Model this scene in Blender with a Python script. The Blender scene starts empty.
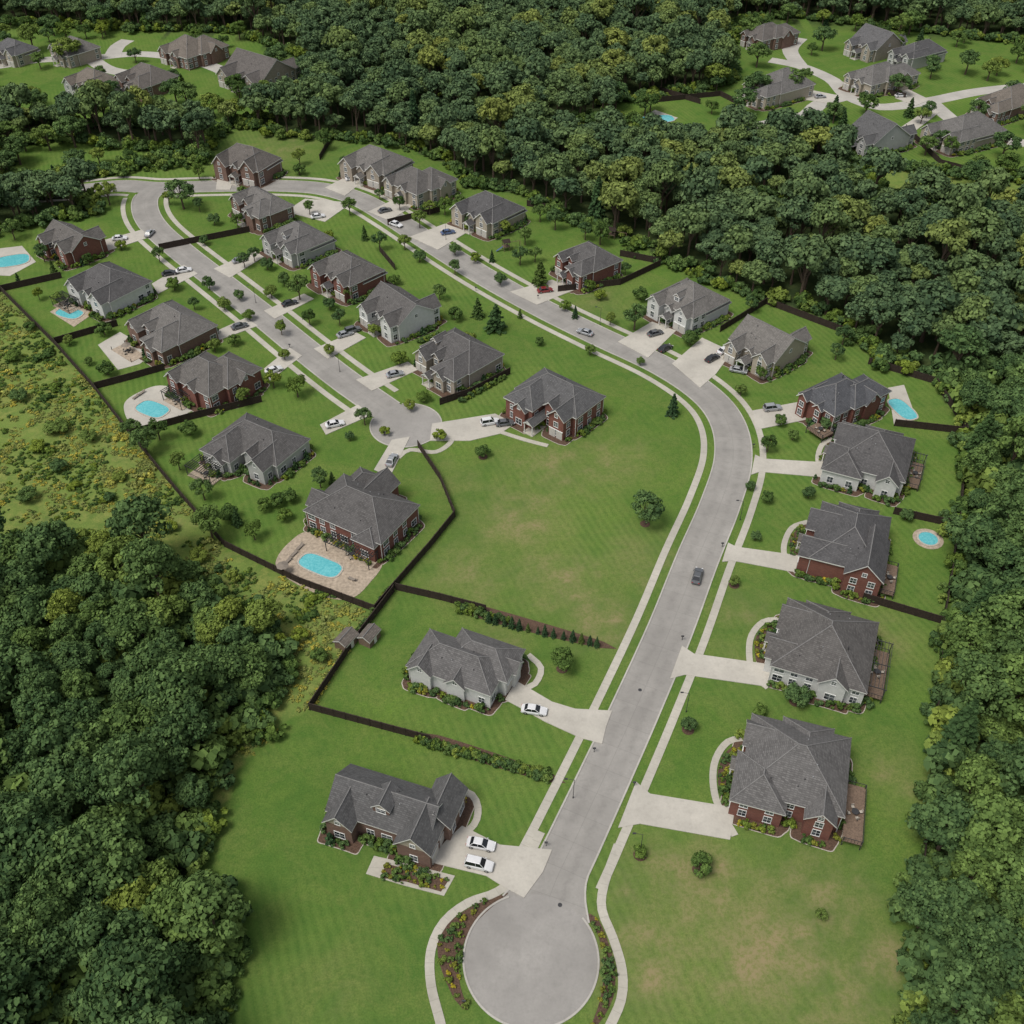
import bpy, math, random
import numpy as np
from mathutils import Vector, Matrix
random.seed(7); RNG=np.random.default_rng(11)
scene=bpy.context.scene
# ------------------------------------------------------------------ image pixels to world, back-projected through the camera
F=1000.0; TH=math.radians(42.4); HC=149.0  # focal length in pixels, pitch and height of the render camera
def P(u,v,z=0.0):
    """image pixel -> world point in metres, camera ray cut at height z"""
    a=(u-512)/F; b=(512-v)/F
    d=Vector((a, math.cos(TH)+b*math.sin(TH), -math.sin(TH)+b*math.cos(TH)))
    t=(z-HC)/d.z
    return Vector((d.x*t, d.y*t, z))
def PL(l,z=0.0): return [P(u,v,z) for u,v in l]
# ------------------------------------------------------------------ materials
def mat(name):
    m=bpy.data.materials.new(name); m.use_nodes=True
    nt=m.node_tree; b=nt.nodes['Principled BSDF']; return m,nt,b
def N(nt,t,**k):
    n=nt.nodes.new(t)
    for a,v in k.items(): setattr(n,a,v)
    return n
def mixc(nt,fac,a,b,blend='MIX'):
    n=nt.nodes.new('ShaderNodeMix'); n.data_type='RGBA'; n.blend_type=blend
    for i,x in ((0,fac),(6,a),(7,b)):
        if isinstance(x,(int,float)): n.inputs[i].default_value=x
        elif isinstance(x,tuple): n.inputs[i].default_value=(*x,1) if len(x)==3 else x
        else: nt.links.new(x,n.inputs[i])
    return n.outputs[2]
def noise(nt,vec,scale,detail=4,rough=.55,lo=.35,hi=.65,dist=0):
    n=N(nt,'ShaderNodeTexNoise'); n.inputs['Scale'].default_value=scale
    n.inputs['Detail'].default_value=detail; n.inputs['Roughness'].default_value=rough; n.inputs['Distortion'].default_value=dist
    if vec is not None: nt.links.new(vec,n.inputs['Vector'])
    r=N(nt,'ShaderNodeMapRange'); r.inputs[1].default_value=lo; r.inputs[2].default_value=hi
    nt.links.new(n.outputs[0],r.inputs[0]); return r.outputs[0]
def mth(nt,op,a,b=None):
    n=N(nt,'ShaderNodeMath',operation=op)
    for i,x in enumerate((a,b)):
        if x is None: continue
        if isinstance(x,(int,float)): n.inputs[i].default_value=x
        else: nt.links.new(x,n.inputs[i])
    return n.outputs[0]
def coord(nt,o='Object'): return N(nt,'ShaderNodeTexCoord').outputs[o]
def attr(nt,name,t='GEOMETRY'): 
    n=N(nt,'ShaderNodeAttribute',attribute_name=name); n.attribute_type=t; return n
def bump(nt,b,h,s=.3,d=.1):
    n=N(nt,'ShaderNodeBump'); n.inputs['Strength'].default_value=s; n.inputs['Distance'].default_value=d
    nt.links.new(h,n.inputs['Height']); nt.links.new(n.outputs[0],b.inputs['Normal'])
def simple(name,c,rough=.7,var=.15,scale=2.0,metal=0,spec=.3):
    m,nt,b=mat(name); v=coord(nt)
    n=noise(nt,v,scale,4,.6,.3,.7)
    a=tuple(x*(1-var) for x in c); d=tuple(min(1,x*(1+var)) for x in c)
    nt.links.new(mixc(nt,n,a,d),b.inputs['Base Color'])
    b.inputs['Roughness'].default_value=rough; b.inputs['Metallic'].default_value=metal
    b.inputs['Specular IOR Level'].default_value=spec
    return m
def m_brick(name,c1,c2,mortar):
    m,nt,b=mat(name); v=coord(nt)
    s=N(nt,'ShaderNodeSeparateXYZ'); nt.links.new(v,s.inputs[0])
    c=N(nt,'ShaderNodeCombineXYZ'); nt.links.new(mth(nt,'ADD',s.outputs[0],s.outputs[1]),c.inputs[0]); nt.links.new(s.outputs[2],c.inputs[1])
    t=N(nt,'ShaderNodeTexBrick'); t.inputs['Scale'].default_value=1; t.inputs['Brick Width'].default_value=.42; t.inputs['Row Height'].default_value=.16
    t.inputs['Mortar Size'].default_value=.012
    t.inputs['Color1'].default_value=(*c1,1); t.inputs['Color2'].default_value=(*c2,1); t.inputs['Mortar'].default_value=(*mortar,1)
    nt.links.new(c.outputs[0],t.inputs['Vector'])
    n=noise(nt,v,.9,5,.65,.3,.7)
    nt.links.new(mixc(nt,mth(nt,'MULTIPLY',n,.55),t.outputs[0],tuple(x*.55 for x in c1)),b.inputs['Base Color'])
    b.inputs['Roughness'].default_value=.85
    return m
def m_siding(name,c):
    m,nt,b=mat(name); v=coord(nt)
    s=N(nt,'ShaderNodeSeparateXYZ'); nt.links.new(v,s.inputs[0])
    w=mth(nt,'FRACT',mth(nt,'MULTIPLY',s.outputs[2],4.0))
    g=mth(nt,'GREATER_THAN',w,.86)
    n=noise(nt,v,1.2,4,.6,.3,.7)
    c0=mixc(nt,n,tuple(x*.85 for x in c),c)
    nt.links.new(mixc(nt,mth(nt,'MULTIPLY',g,.45),c0,tuple(x*.45 for x in c)),b.inputs['Base Color'])
    b.inputs['Roughness'].default_value=.6
    return m
def m_roof(name,c):
    m,nt,b=mat(name); v=coord(nt)
    s=N(nt,'ShaderNodeSeparateXYZ'); nt.links.new(v,s.inputs[0])
    cm=N(nt,'ShaderNodeCombineXYZ'); nt.links.new(mth(nt,'ADD',s.outputs[0],s.outputs[1]),cm.inputs[0]); nt.links.new(mth(nt,'MULTIPLY',s.outputs[2],1.8),cm.inputs[1])
    t=N(nt,'ShaderNodeTexBrick'); t.inputs['Scale'].default_value=1; t.inputs['Brick Width'].default_value=.6; t.inputs['Row Height'].default_value=.34
    t.inputs['Mortar Size'].default_value=.035; t.inputs['Bias'].default_value=0
    t.inputs['Color1'].default_value=(*[x*1.35 for x in c],1); t.inputs['Color2'].default_value=(*[x*.7 for x in c],1); t.inputs['Mortar'].default_value=(*[x*.45 for x in c],1)
    nt.links.new(cm.outputs[0],t.inputs['Vector'])
    n=noise(nt,v,.35,5,.65,.3,.7); n2=noise(nt,v,6,3,.6,.3,.7)
    c1=mixc(nt,mth(nt,'MULTIPLY',n,.5),t.outputs[0],tuple(x*1.35 for x in c))
    c2=mixc(nt,mth(nt,'MULTIPLY',n2,.4),c1,tuple(x*.5 for x in c))
    oi=N(nt,'ShaderNodeObjectInfo')
    c2=mixc(nt,1.0,c2,mixc(nt,oi.outputs['Random'],(.85,.86,.9),(1.2,1.15,1.08)),'MULTIPLY')
    nt.links.new(c2,b.inputs['Base Color']); b.inputs['Roughness'].default_value=.9
    b.inputs['Specular IOR Level'].default_value=.2
    return m
def m_concrete(name,c,joint_v=4.0,joint_u=0,stain=.5):
    m,nt,b=mat(name); v=coord(nt,'Object'); uv=coord(nt,'UV')
    n=noise(nt,v,.12,5,.6,.3,.7); n2=noise(nt,v,2.2,4,.7,.3,.7)
    c0=mixc(nt,n,tuple(x*.8 for x in c),tuple(x*1.1 for x in c))
    c0=mixc(nt,mth(nt,'MULTIPLY',n2,.32),c0,tuple(x*.66 for x in c))
    c0=mixc(nt,mth(nt,'MULTIPLY',noise(nt,v,.7,5,.75,.5,.75),.4),c0,tuple(x*.58 for x in c))
    s=N(nt,'ShaderNodeSeparateXYZ'); nt.links.new(uv,s.inputs[0])
    fac=None
    if joint_v:
        g=mth(nt,'LESS_THAN',mth(nt,'FRACT',mth(nt,'DIVIDE',s.outputs[1],joint_v)),.1/joint_v); fac=g
    if joint_u:
        g=mth(nt,'LESS_THAN',mth(nt,'ABSOLUTE',s.outputs[0]),joint_u); fac=mth(nt,'MAXIMUM',fac,g)
    if fac is not None: c0=mixc(nt,mth(nt,'MULTIPLY',fac,.26),c0,tuple(x*.35 for x in c))
    if stain:
        a=mth(nt,'ABSOLUTE',mth(nt,'SUBTRACT',mth(nt,'ABSOLUTE',s.outputs[0]),1.9))
        r=N(nt,'ShaderNodeMapRange'); r.inputs[1].default_value=1.3; r.inputs[2].default_value=.2; nt.links.new(a,r.inputs[0])
        st=noise(nt,v,.35,5,.7,.3,.7)
        c0=mixc(nt,mth(nt,'MULTIPLY',mth(nt,'MULTIPLY',r.outputs[0],st),stain*.5),c0,tuple(x*.55 for x in c))
        # repaired slabs: every few bays a slightly different tone
        wn=N(nt,'ShaderNodeTexWhiteNoise'); wn.noise_dimensions='2D'; cb=N(nt,'ShaderNodeCombineXYZ')
        nt.links.new(mth(nt,'FLOOR',mth(nt,'DIVIDE',s.outputs[1],5.0)),cb.inputs[0]); nt.links.new(mth(nt,'GREATER_THAN',s.outputs[0],0.0),cb.inputs[1]); nt.links.new(cb.outputs[0],wn.inputs['Vector'])
        c0=mixc(nt,mth(nt,'MULTIPLY',wn.outputs['Value'],.16),c0,tuple(x*.5 for x in c))
    nt.links.new(c0,b.inputs['Base Color']); b.inputs['Roughness'].default_value=.85
    b.inputs['Specular IOR Level'].default_value=.25
    return m
def m_leaf(name,c_dark,c_mid,c_light,tr=.12):
    m,nt,b=mat(name); nt.nodes.remove(b)
    a=attr(nt,'shade'); oi=N(nt,'ShaderNodeObjectInfo'); ti=attr(nt,'tint','INSTANCER').outputs['Fac']
    rnd=mth(nt,'ADD',ti,mth(nt,'MULTIPLY',mth(nt,'LESS_THAN',ti,.001),oi.outputs['Random']))
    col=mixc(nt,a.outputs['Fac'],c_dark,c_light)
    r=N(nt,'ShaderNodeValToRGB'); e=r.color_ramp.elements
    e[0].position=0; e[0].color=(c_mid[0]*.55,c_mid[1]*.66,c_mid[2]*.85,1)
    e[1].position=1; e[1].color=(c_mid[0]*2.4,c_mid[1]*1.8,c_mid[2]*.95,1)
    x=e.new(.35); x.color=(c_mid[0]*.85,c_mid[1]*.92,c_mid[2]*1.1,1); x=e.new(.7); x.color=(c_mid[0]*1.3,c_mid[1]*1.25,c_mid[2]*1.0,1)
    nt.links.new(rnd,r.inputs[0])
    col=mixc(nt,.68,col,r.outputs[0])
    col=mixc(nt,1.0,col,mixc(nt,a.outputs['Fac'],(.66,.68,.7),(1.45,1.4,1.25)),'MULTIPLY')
    d=N(nt,'ShaderNodeBsdfDiffuse'); nt.links.new(col,d.inputs[0])
    t=N(nt,'ShaderNodeBsdfTranslucent'); ms=N(nt,'ShaderNodeMixShader'); ms.inputs[0].default_value=tr
    nt.links.new(col,t.inputs[0]); nt.links.new(d.outputs[0],ms.inputs[1]); nt.links.new(t.outputs[0],ms.inputs[2])
    nt.links.new(ms.outputs[0],nt.nodes['Material Output'].inputs[0])
    return m
M={}
M['brick_red']=m_brick('brick_red',(.2,.066,.046),(.13,.044,.033),(.18,.13,.1))
M['brick_brown']=m_brick('brick_brown',(.19,.108,.08),(.12,.066,.05),(.2,.16,.13))
M['stone_tan']=m_brick('stone_tan',(.34,.29,.23),(.25,.21,.165),(.3,.27,.23))
M['siding_white']=m_siding('siding_white',(.57,.57,.55))
M['siding_grey']=m_siding('siding_grey',(.4,.4,.385))
M['siding_tan']=m_siding('siding_tan',(.36,.315,.25))
ROOFS=[m_roof('shingle_charcoal',(.096,.093,.091)),m_roof('shingle_grey',(.122,.119,.116)),m_roof('shingle_weathered',(.128,.115,.102)),m_roof('shingle_slate',(.086,.088,.092))]
M['trim']=simple('white_trim',(.58,.57,.54),.5,.06)
M['ridge']=simple('ridge_cap',(.16,.155,.15),.8,.2)
M['frame']=simple('window_frame',(.66,.66,.64),.5,.05)
m,nt,b=mat('window_glass'); b.inputs['Roughness'].default_value=.08; b.inputs['Specular IOR Level'].default_value=.8
nt.links.new(mixc(nt,noise(nt,coord(nt),.7,2,.5,.4,.6),(.02,.026,.032),(.09,.1,.11)),b.inputs['Base Color']); M['glass']=m
M['garage']=m_siding('garage_door_paint',(.47,.45,.41))
M['door']=simple('door_paint',(.09,.035,.02),.4)
M['wood_dark']=simple('fence_wood',(.032,.022,.017),.85,.45,3)
M['deck']=simple('deck_wood',(.15,.105,.075),.8,.35,4)
M['mulch']=simple('mulch',(.085,.052,.035),.95,.5,5)
M['bark']=simple('bark',(.09,.065,.045),.95,.4,6)
M['paver']=simple('patio_pavers',(.33,.27,.205),.85,.3,1.5)
M['metal_dark']=simple('dark_metal',(.04,.04,.042),.5,.2)
M['metal_light']=simple('galvanised_metal',(.4,.4,.4),.4,.1,2,.6)
M['tyre']=simple('tyre_rubber',(.02,.02,.02),.9)
M['fabric']=simple('canvas_fabric',(.2,.17,.14),.9,.1)
M['bed_stone']=simple('edging_stone',(.37,.335,.285),.9,.3,4)
M['road']=m_concrete('road_concrete',(.295,.28,.256),5.0,.05,.9)
M['bulb']=m_concrete('turning_circle_concrete',(.285,.271,.25),0,0,0)
M['kerb']=m_concrete('kerb_concrete',(.41,.39,.35),3.0,0,0)
M['walk']=m_concrete('sidewalk_concrete',(.425,.4,.34),1.8,0,0)
M['drive']=m_concrete('driveway_concrete',(.44,.413,.36),0,0,0)
M['leaf_oak']=m_leaf('leaf_oak',(.052,.093,.033),(.082,.136,.046),(.14,.205,.07))
M['leaf_far_haze']=m_leaf('leaf_distant_haze',(.062,.1,.046),(.09,.138,.06),(.14,.19,.082),.08)  # paler, bluer greens: atmospheric haze painted into the distant leaf colour
M['leaf_pine']=m_leaf('leaf_pine',(.025,.052,.022),(.042,.08,.034),(.07,.12,.048))
M['leaf_shrub']=m_leaf('leaf_shrub',(.045,.078,.022),(.08,.135,.035),(.15,.21,.055))
M['leaf_gold']=m_leaf('leaf_gold',(.1,.12,.02),(.17,.18,.03),(.3,.27,.05))
M['leaf_meadow']=m_leaf('leaf_meadow',(.12,.155,.04),(.19,.215,.06),(.31,.31,.11))
M['leaf_grass']=m_leaf('leaf_lawn_tuft',(.06,.115,.022),(.09,.155,.032),(.15,.21,.05),0)
m,nt,b=mat('pool_water'); v=coord(nt)
nt.links.new(mixc(nt,noise(nt,v,1.2,3,.5,.3,.7,1.5),(.06,.33,.37),(.15,.46,.48)),b.inputs['Base Color']); b.inputs['Roughness'].default_value=.06
bump(nt,b,noise(nt,v,5,3,.5,0,1),.15,.05); M['pool']=m
def paint(name,c,metal=.2):
    m,nt,b=mat(name); nt.links.new(mixc(nt,noise(nt,coord(nt),1.5,2),tuple(x*.93 for x in c),c),b.inputs['Base Color'])
    b.inputs['Roughness'].default_value=.3; b.inputs['Metallic'].default_value=metal; b.inputs['Coat Weight'].default_value=.6; return m
PAINT={'white':paint('car_paint_white',(.6,.6,.6),0),'silver':paint('car_paint_silver',(.36,.37,.38),.4),'black':paint('car_paint_black',(.02,.02,.022)),
 'grey':paint('car_paint_grey',(.1,.105,.11)),'red':paint('car_paint_red',(.2,.02,.02)),'blue':paint('car_paint_blue',(.06,.1,.2))}
m,nt,b=mat('car_glass'); b.inputs['Base Color'].default_value=(.012,.014,.017,1); b.inputs['Roughness'].default_value=.08; M['carglass']=m
m,nt,b=mat('headlight'); b.inputs['Base Color'].default_value=(.7,.7,.7,1); b.inputs['Roughness'].default_value=.15; M['lamp']=m
m,nt,b=mat('taillight'); b.inputs['Base Color'].default_value=(.35,.01,.01,1); b.inputs['Roughness'].default_value=.2; M['tail']=m
# ------------------------------------------------------------------ mesh builder
class MB:
    def __init__(s): s.v=[];s.f=[];s.m=[];s.uv=[];s.mats=[]
    def mi(s,m):
        if m not in s.mats: s.mats.append(m)
        return s.mats.index(m)
    def face(s,pts,m,uvs=None):
        i=len(s.v); s.v+= [tuple(p) for p in pts]; s.f.append(list(range(i,i+len(pts)))); s.m.append(s.mi(m))
        s.uv+= uvs if uvs else [(p[0],p[1]) for p in pts]
    def box(s,x0,x1,y0,y1,z0,z1,m,bottom=False):
        a=[(x0,y0),(x1,y0),(x1,y1),(x0,y1)]
        for i in range(4):
            p,q=a[i],a[(i+1)%4]; s.face([(*p,z0),(*q,z0),(*q,z1),(*p,z1)],m)
        s.face([(*p,z1) for p in a],m)
        if bottom: s.face([(*p,z0) for p in reversed(a)],m)
    def obox(s,c,ax,hl,hw,z0,z1,m):
        ax=Vector((ax[0],ax[1],0)).normalized(); n=Vector((-ax.y,ax.x,0)); c=Vector((c[0],c[1],0))
        a=[c-ax*hl-n*hw,c+ax*hl-n*hw,c+ax*hl+n*hw,c-ax*hl+n*hw]
        for i in range(4):
            p,q=a[i],a[(i+1)%4]; s.face([(p.x,p.y,z0),(q.x,q.y,z0),(q.x,q.y,z1),(p.x,p.y,z1)],m)
        s.face([(p.x,p.y,z1) for p in a],m)
    def cyl(s,a,b,r0,r1,m,n=8,cap=True):
        a=Vector(a);b=Vector(b); d=(b-a).normalized(); t=Vector((1,0,0)) if abs(d.x)<.9 else Vector((0,1,0))
        u=d.cross(t).normalized(); w=d.cross(u)
        A=[a+(u*math.cos(2*math.pi*i/n)+w*math.sin(2*math.pi*i/n))*r0 for i in range(n)]
        B=[b+(u*math.cos(2*math.pi*i/n)+w*math.sin(2*math.pi*i/n))*r1 for i in range(n)]
        for i in range(n): j=(i+1)%n; s.face([A[j],A[i],B[i],B[j]],m)
        if cap: s.face(B,m); s.face(A[::-1],m)
    def obj(s,name,parent=None,smooth=False):
        me=bpy.data.meshes.new(name); me.from_pydata(s.v,[],s.f)
        for m in s.mats: me.materials.append(m)
        me.polygons.foreach_set('material_index',s.m)
        l=me.uv_layers.new(name='UVMap'); l.data.foreach_set('uv',[c for q in s.uv for c in q])
        if smooth: me.polygons.foreach_set('use_smooth',[True]*len(s.f))
        me.update(); o=bpy.data.objects.new(name,me)
        scene.collection.objects.link(o)
        if parent: o.parent=parent
        return o
def empty(name,loc=(0,0,0),rz=0):
    e=bpy.data.objects.new(name,None); scene.collection.objects.link(e); e.location=loc; e.rotation_euler[2]=rz; e.empty_display_size=.5; return e
# ------------------------------------------------------------------ curves
def smooth(pts,step=1.5,closed=False):
    p=[Vector((q[0],q[1],0)) for q in pts]; n=len(p); out=[]
    rng=range(n) if closed else range(n-1)
    for i in rng:
        if closed: a,b,c,d=p[i-1],p[i],p[(i+1)%n],p[(i+2)%n]
        else: a=p[max(i-1,0)];b=p[i];c=p[i+1];d=p[min(i+2,n-1)]
        k=max(2,int((c-b).length/step))
        for j in range(k):
            t=j/k; out.append(.5*((2*b)+(-a+c)*t+(2*a-5*b+4*c-d)*t*t+(-a+3*b-3*c+d)*t**3))
    if not closed: out.append(p[-1])
    return out
def normals(path):
    r=[]
    for i in range(len(path)):
        d=(path[min(i+1,len(path)-1)]-path[max(i-1,0)]).normalized(); r.append(Vector((-d.y,d.x,0)))
    return r
def offs(path,d):
    n=normals(path); return [p+q*(d if not callable(d) else d(i)) for i,(p,q) in enumerate(zip(path,n))]
def ribbon(name,path,w,z,m,thick=0.0,parent=None,mb=None):
    o=mb or MB(); nn=normals(path); s=0
    W=[w(i) if callable(w) else w for i in range(len(path))]
    for i in range(len(path)-1):
        a,b=path[i],path[i+1]; ds=(b-a).length
        l0=a+nn[i]*W[i]/2; r0=a-nn[i]*W[i]/2; l1=b+nn[i+1]*W[i+1]/2; r1=b-nn[i+1]*W[i+1]/2
        Z=lambda p,zz:(p.x,p.y,zz)
        o.face([Z(r0,z),Z(r1,z),Z(l1,z),Z(l0,z)],m,[(W[i]/2,s),(W[i+1]/2,s+ds),(-W[i+1]/2,s+ds),(-W[i]/2,s)])
        if thick:
            o.face([Z(l0,z),Z(l1,z),Z(l1,z-thick),Z(l0,z-thick)],m,[(0,s),(0,s+ds),(.1,s+ds),(.1,s)])
            o.face([Z(r1,z),Z(r0,z),Z(r0,z-thick),Z(r1,z-thick)],m,[(0,s),(0,s+ds),(.1,s+ds),(.1,s)])
        s+=ds
    if mb is None: return o.obj(name,parent)
def slab(name,pts,z,m,thick=.15,parent=None):
    pts=[Vector((p[0],p[1],0)) for p in pts]
    ar=sum(pts[i-1].x*pts[i].y-pts[i].x*pts[i-1].y for i in range(len(pts)))
    if ar<0: pts=pts[::-1]
    o=MB(); o.face([(p.x,p.y,z) for p in pts],m)
    for i in range(len(pts)):
        a,b=pts[i-1],pts[i]; o.face([(a.x,a.y,z-thick),(b.x,b.y,z-thick),(b.x,b.y,z),(a.x,a.y,z)],m)
    return o.obj(name,parent)
# ------------------------------------------------------------------ layout data, points in image pixels
CLEAR=[(-200,240),(0,232),(35,222),(95,214),(92,200),(60,196),(-100,205),(-100,190),(60,182),(130,165),(205,155),(215,135),(245,126),(290,138),(345,138),(400,145),(450,163),(470,184),(530,196),(560,215),(620,235),(665,262),(720,285),(765,302),(800,305),(855,335),(872,358),(932,372),(972,430),(968,520),(958,620),(948,720),(932,860),(905,930),(920,980),(915,1060),(915,1300),(180,1300),(200,1060),(222,980),(222,930),(196,880),(192,850),(208,805),(212,768),(255,725),(278,680),(268,635),(215,590),(160,563),(60,556),(-250,562)]
CLEARS=[CLEAR,
 [(-150,22),(40,25),(130,30),(235,32),(310,60),(300,110),(220,128),(160,128),(60,124),(-150,112)],
 [(735,22),(800,18),(945,35),(1150,60),(1150,225),(985,208),(915,198),(850,192),(825,158),(780,145),(620,150),(604,104),(700,90),(735,80),(725,48)],
 [(735,192),(830,205),(832,216),(780,212),(735,204)],
 [(540,120),(640,122),(640,152),(560,146)],
 [(870,165),(1100,190),(1100,222),(920,214),(870,200)],
 [(0,145),(60,140),(140,150),(200,150),(200,165),(120,172),(40,182),(0,178)],
 [(425,85),(445,86),(445,97),(420,96)]]
CLW=[[ (q.x,q.y) for q in PL(c)] for c in CLEARS]
def inpoly(x,y,poly):
    x=np.asarray(x);y=np.asarray(y);r=np.zeros(x.shape,bool); n=len(poly)
    for i in range(n):
        x0,y0=poly[i-1]; x1,y1=poly[i]
        if y0==y1: continue
        c=((y0>y)!=(y1>y))&(x<(x1-x0)*(y-y0)/(y1-y0)+x0); r^=c
    return r
MEADOW=[(q.x,q.y) for q in PL([(-300,262),(0,292),(55,347),(96,392),(131,437),(176,492),(226,547),(300,585),(372,612),(312,708),(285,722),(236,775),(195,850),(-300,850)])]
road1=smooth(PL([(531,958),(552,890),(575,840),(603,780),(636,708),(670,630),(697,560),(720,505),(733,460),(728,424),(706,395),(662,366),(600,337),(543,309),(485,277),(435,246),(392,218),(358,199),(322,189),(280,186),(235,186),(190,187),(155,188),(120,186),(80,190),(20,194),(-90,200)]),1.5)
road2=smooth(PL([(158,188),(146,198),(146,213),(157,230),(182,252),(215,278),(262,315),(305,350),(345,381),(382,407),(408,426)]),1.5)
bulb1=P(531,958); RB1=9.9; bulb2=P(406,425); RB2=8.6
bg_roads=[[(-60,72),(0,66),(40,60),(90,58),(140,54),(190,60),(225,72),(235,84)],[(90,58),(110,70),(150,76)],[(112,56),(118,46),(128,40)],
 [(770,60),(800,66),(832,80),(848,96),(880,107),(930,101),(990,90),(1100,80)],[(848,96),(820,104),(800,118),(740,128)],[(930,101),(960,125),(1000,140),(1100,150)],[(800,66),(790,50),(800,38)]]
BGR=[smooth(PL(r),4) for r in bg_roads]
# ------------------------------------------------------------------ ground
def spaced(a,b,step,far,grow=1.25):
    l=list(np.arange(a,b+.001,step)); s=step; x=b
    while x<far: s*=grow; x+=s; l.append(x)
    s=step; x=a; pre=[]
    while x>-far: s*=grow; x-=s; pre.append(x)
    return np.array(pre[::-1]+l)
xs=spaced(-190,230,1.1,4000); ys=spaced(40,420,1.1,5000)
X,Y=np.meshgrid(xs,ys)
def vnoise(x,y,s,seed):
    r=np.random.default_rng(seed); g=r.random((64,64)); fx=(x/s)%64; fy=(y/s)%64
    i=np.floor(fx).astype(int)%64; j=np.floor(fy).astype(int)%64; a=fx-np.floor(fx); b=fy-np.floor(fy); a=a*a*(3-2*a); b=b*b*(3-2*b)
    i1=(i+1)%64; j1=(j+1)%64
    return (g[i,j]*(1-a)+g[i1,j]*a)*(1-b)+(g[i,j1]*(1-a)+g[i1,j1]*a)*b
jx=X+(vnoise(X,Y,5,1)-.5)*5+(vnoise(X,Y,2,3)-.5)*2; jy=Y+(vnoise(X,Y,5,2)-.5)*5+(vnoise(X,Y,2,4)-.5)*2
clear=np.zeros(X.shape,bool)
for c in CLW: clear|=inpoly(jx,jy,c)
mea=inpoly(X+(vnoise(X,Y,4,6)-.5)*2,Y+(vnoise(X,Y,4,7)-.5)*2,MEADOW)
for c in CLW[3:6]: mea|=inpoly(X,Y,c)
dry=np.zeros(X.shape)
for u,v,r,s in [(520,520,12,.55),(560,580,9,.65),(470,575,8,.6),(610,460,9,.5),(690,900,10,.8),(760,940,12,.9),(880,960,4,1.1),(820,900,8,.6),(650,880,7,.5),(560,470,12,.45),(750,660,6,.4),(430,860,6,.1),(640,960,8,.8),(330,1000,8,.12),(600,620,7,.7),(880,640,7,.35),(740,610,6,.4),(270,150,20,.3),(600,300,10,.3),(900,780,6,.4),(640,560,8,.5),(450,480,7,.3),(500,640,5,.4),(730,870,4,.9),(850,1000,7,.6)]:
    c=P(u,v); dd=np.hypot(X-c.x,Y-c.y)/r; dry=np.maximum(dry,s*np.exp(-dd*dd)*(.3+1.2*vnoise(X,Y,3,9)*vnoise(X,Y,1.6,19)*1.6))
lot=vnoise(X*.83+Y*.56,Y*.83-X*.56,20,21)
c=P(330,960); rich=np.exp(-((np.hypot(X-c.x,Y-c.y)/32)**4)); lot=np.maximum(lot,rich)
nx,ny=len(xs),len(ys)
me=bpy.data.meshes.new('ground')
co=np.stack([X.ravel(),Y.ravel(),np.zeros(X.size)],1)
me.vertices.add(X.size); me.vertices.foreach_set('co',co.ravel())
I=np.arange((ny-1)*nx).reshape(ny-1,nx)[:,:-1].ravel()
fc=np.stack([I,I+1,I+1+nx,I+nx],1)
me.loops.add(fc.size); me.loops.foreach_set('vertex_index',fc.ravel().astype(np.int32))
me.polygons.add(len(fc)); me.polygons.foreach_set('loop_start',(np.arange(len(fc))*4).astype(np.int32)); me.update(calc_edges=True)
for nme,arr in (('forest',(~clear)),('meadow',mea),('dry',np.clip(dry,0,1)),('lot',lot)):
    a=me.attributes.new(nme,'FLOAT','POINT'); a.data.foreach_set('value',arr.astype(np.float32).ravel())
ground=bpy.data.objects.new('ground',me); scene.collection.objects.link(ground)
m,nt,b=mat('grass_ground'); v=coord(nt)
n1=noise(nt,v,.05,4,.6,.4,.6); n2=noise(nt,v,.3,6,.78,.43,.6); n3=noise(nt,v,3.4,3,.85,.42,.6); n4=noise(nt,v,.1,6,.78,.44,.6,.9); n5=noise(nt,v,1.2,4,.8,.44,.6); n6=noise(nt,v,.55,5,.8,.52,.66)
lawn=mixc(nt,n1,(.086,.155,.03),(.125,.2,.036))
lawn=mixc(nt,mth(nt,'MULTIPLY',attr(nt,'lot').outputs['Fac'],.65),lawn,(.062,.13,.028))
lawn=mixc(nt,mth(nt,'MULTIPLY',n2,.5),lawn,(.15,.21,.046))
lawn=mixc(nt,mth(nt,'MULTIPLY',n4,.5),lawn,(.165,.19,.055))
lawn=mixc(nt,mth(nt,'MULTIPLY',n6,.45),lawn,(.05,.115,.025))
lawn=mixc(nt,mth(nt,'MULTIPLY',n5,.45),lawn,(.052,.105,.022))
lawn=mixc(nt,mth(nt,'MULTIPLY',n3,.55),lawn,(.042,.088,.019))
def stripes(rot,sc,amt,msc,lo,hi):
    global lawn
    mp=N(nt,'ShaderNodeMapping'); mp.inputs['Rotation'].default_value=(0,0,math.radians(rot)); nt.links.new(v,mp.inputs[0])
    w=N(nt,'ShaderNodeTexWave'); w.inputs['Scale'].default_value=sc; w.inputs['Distortion'].default_value=3.0; w.inputs['Detail'].default_value=3; w.inputs['Detail Scale'].default_value=.5
    nt.links.new(mp.outputs[0],w.inputs[0])
    lawn=mixc(nt,mth(nt,'MULTIPLY',mth(nt,'MULTIPLY',w.outputs['Fac'],noise(nt,v,msc,2,.5,lo,hi)),amt),lawn,(.16,.235,.055))
stripes(-22,.2,.26,.018,.4,.6)
lawn=mixc(nt,attr(nt,'dry').outputs['Fac'],lawn,mixc(nt,n5,(.23,.19,.1),(.16,.165,.06)))
mead=mixc(nt,n2,(.11,.165,.04),(.23,.245,.07)); mead=mixc(nt,n4,mead,(.15,.21,.05)); mead=mixc(nt,mth(nt,'MULTIPLY',n3,.55),mead,(.08,.12,.032))
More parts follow.
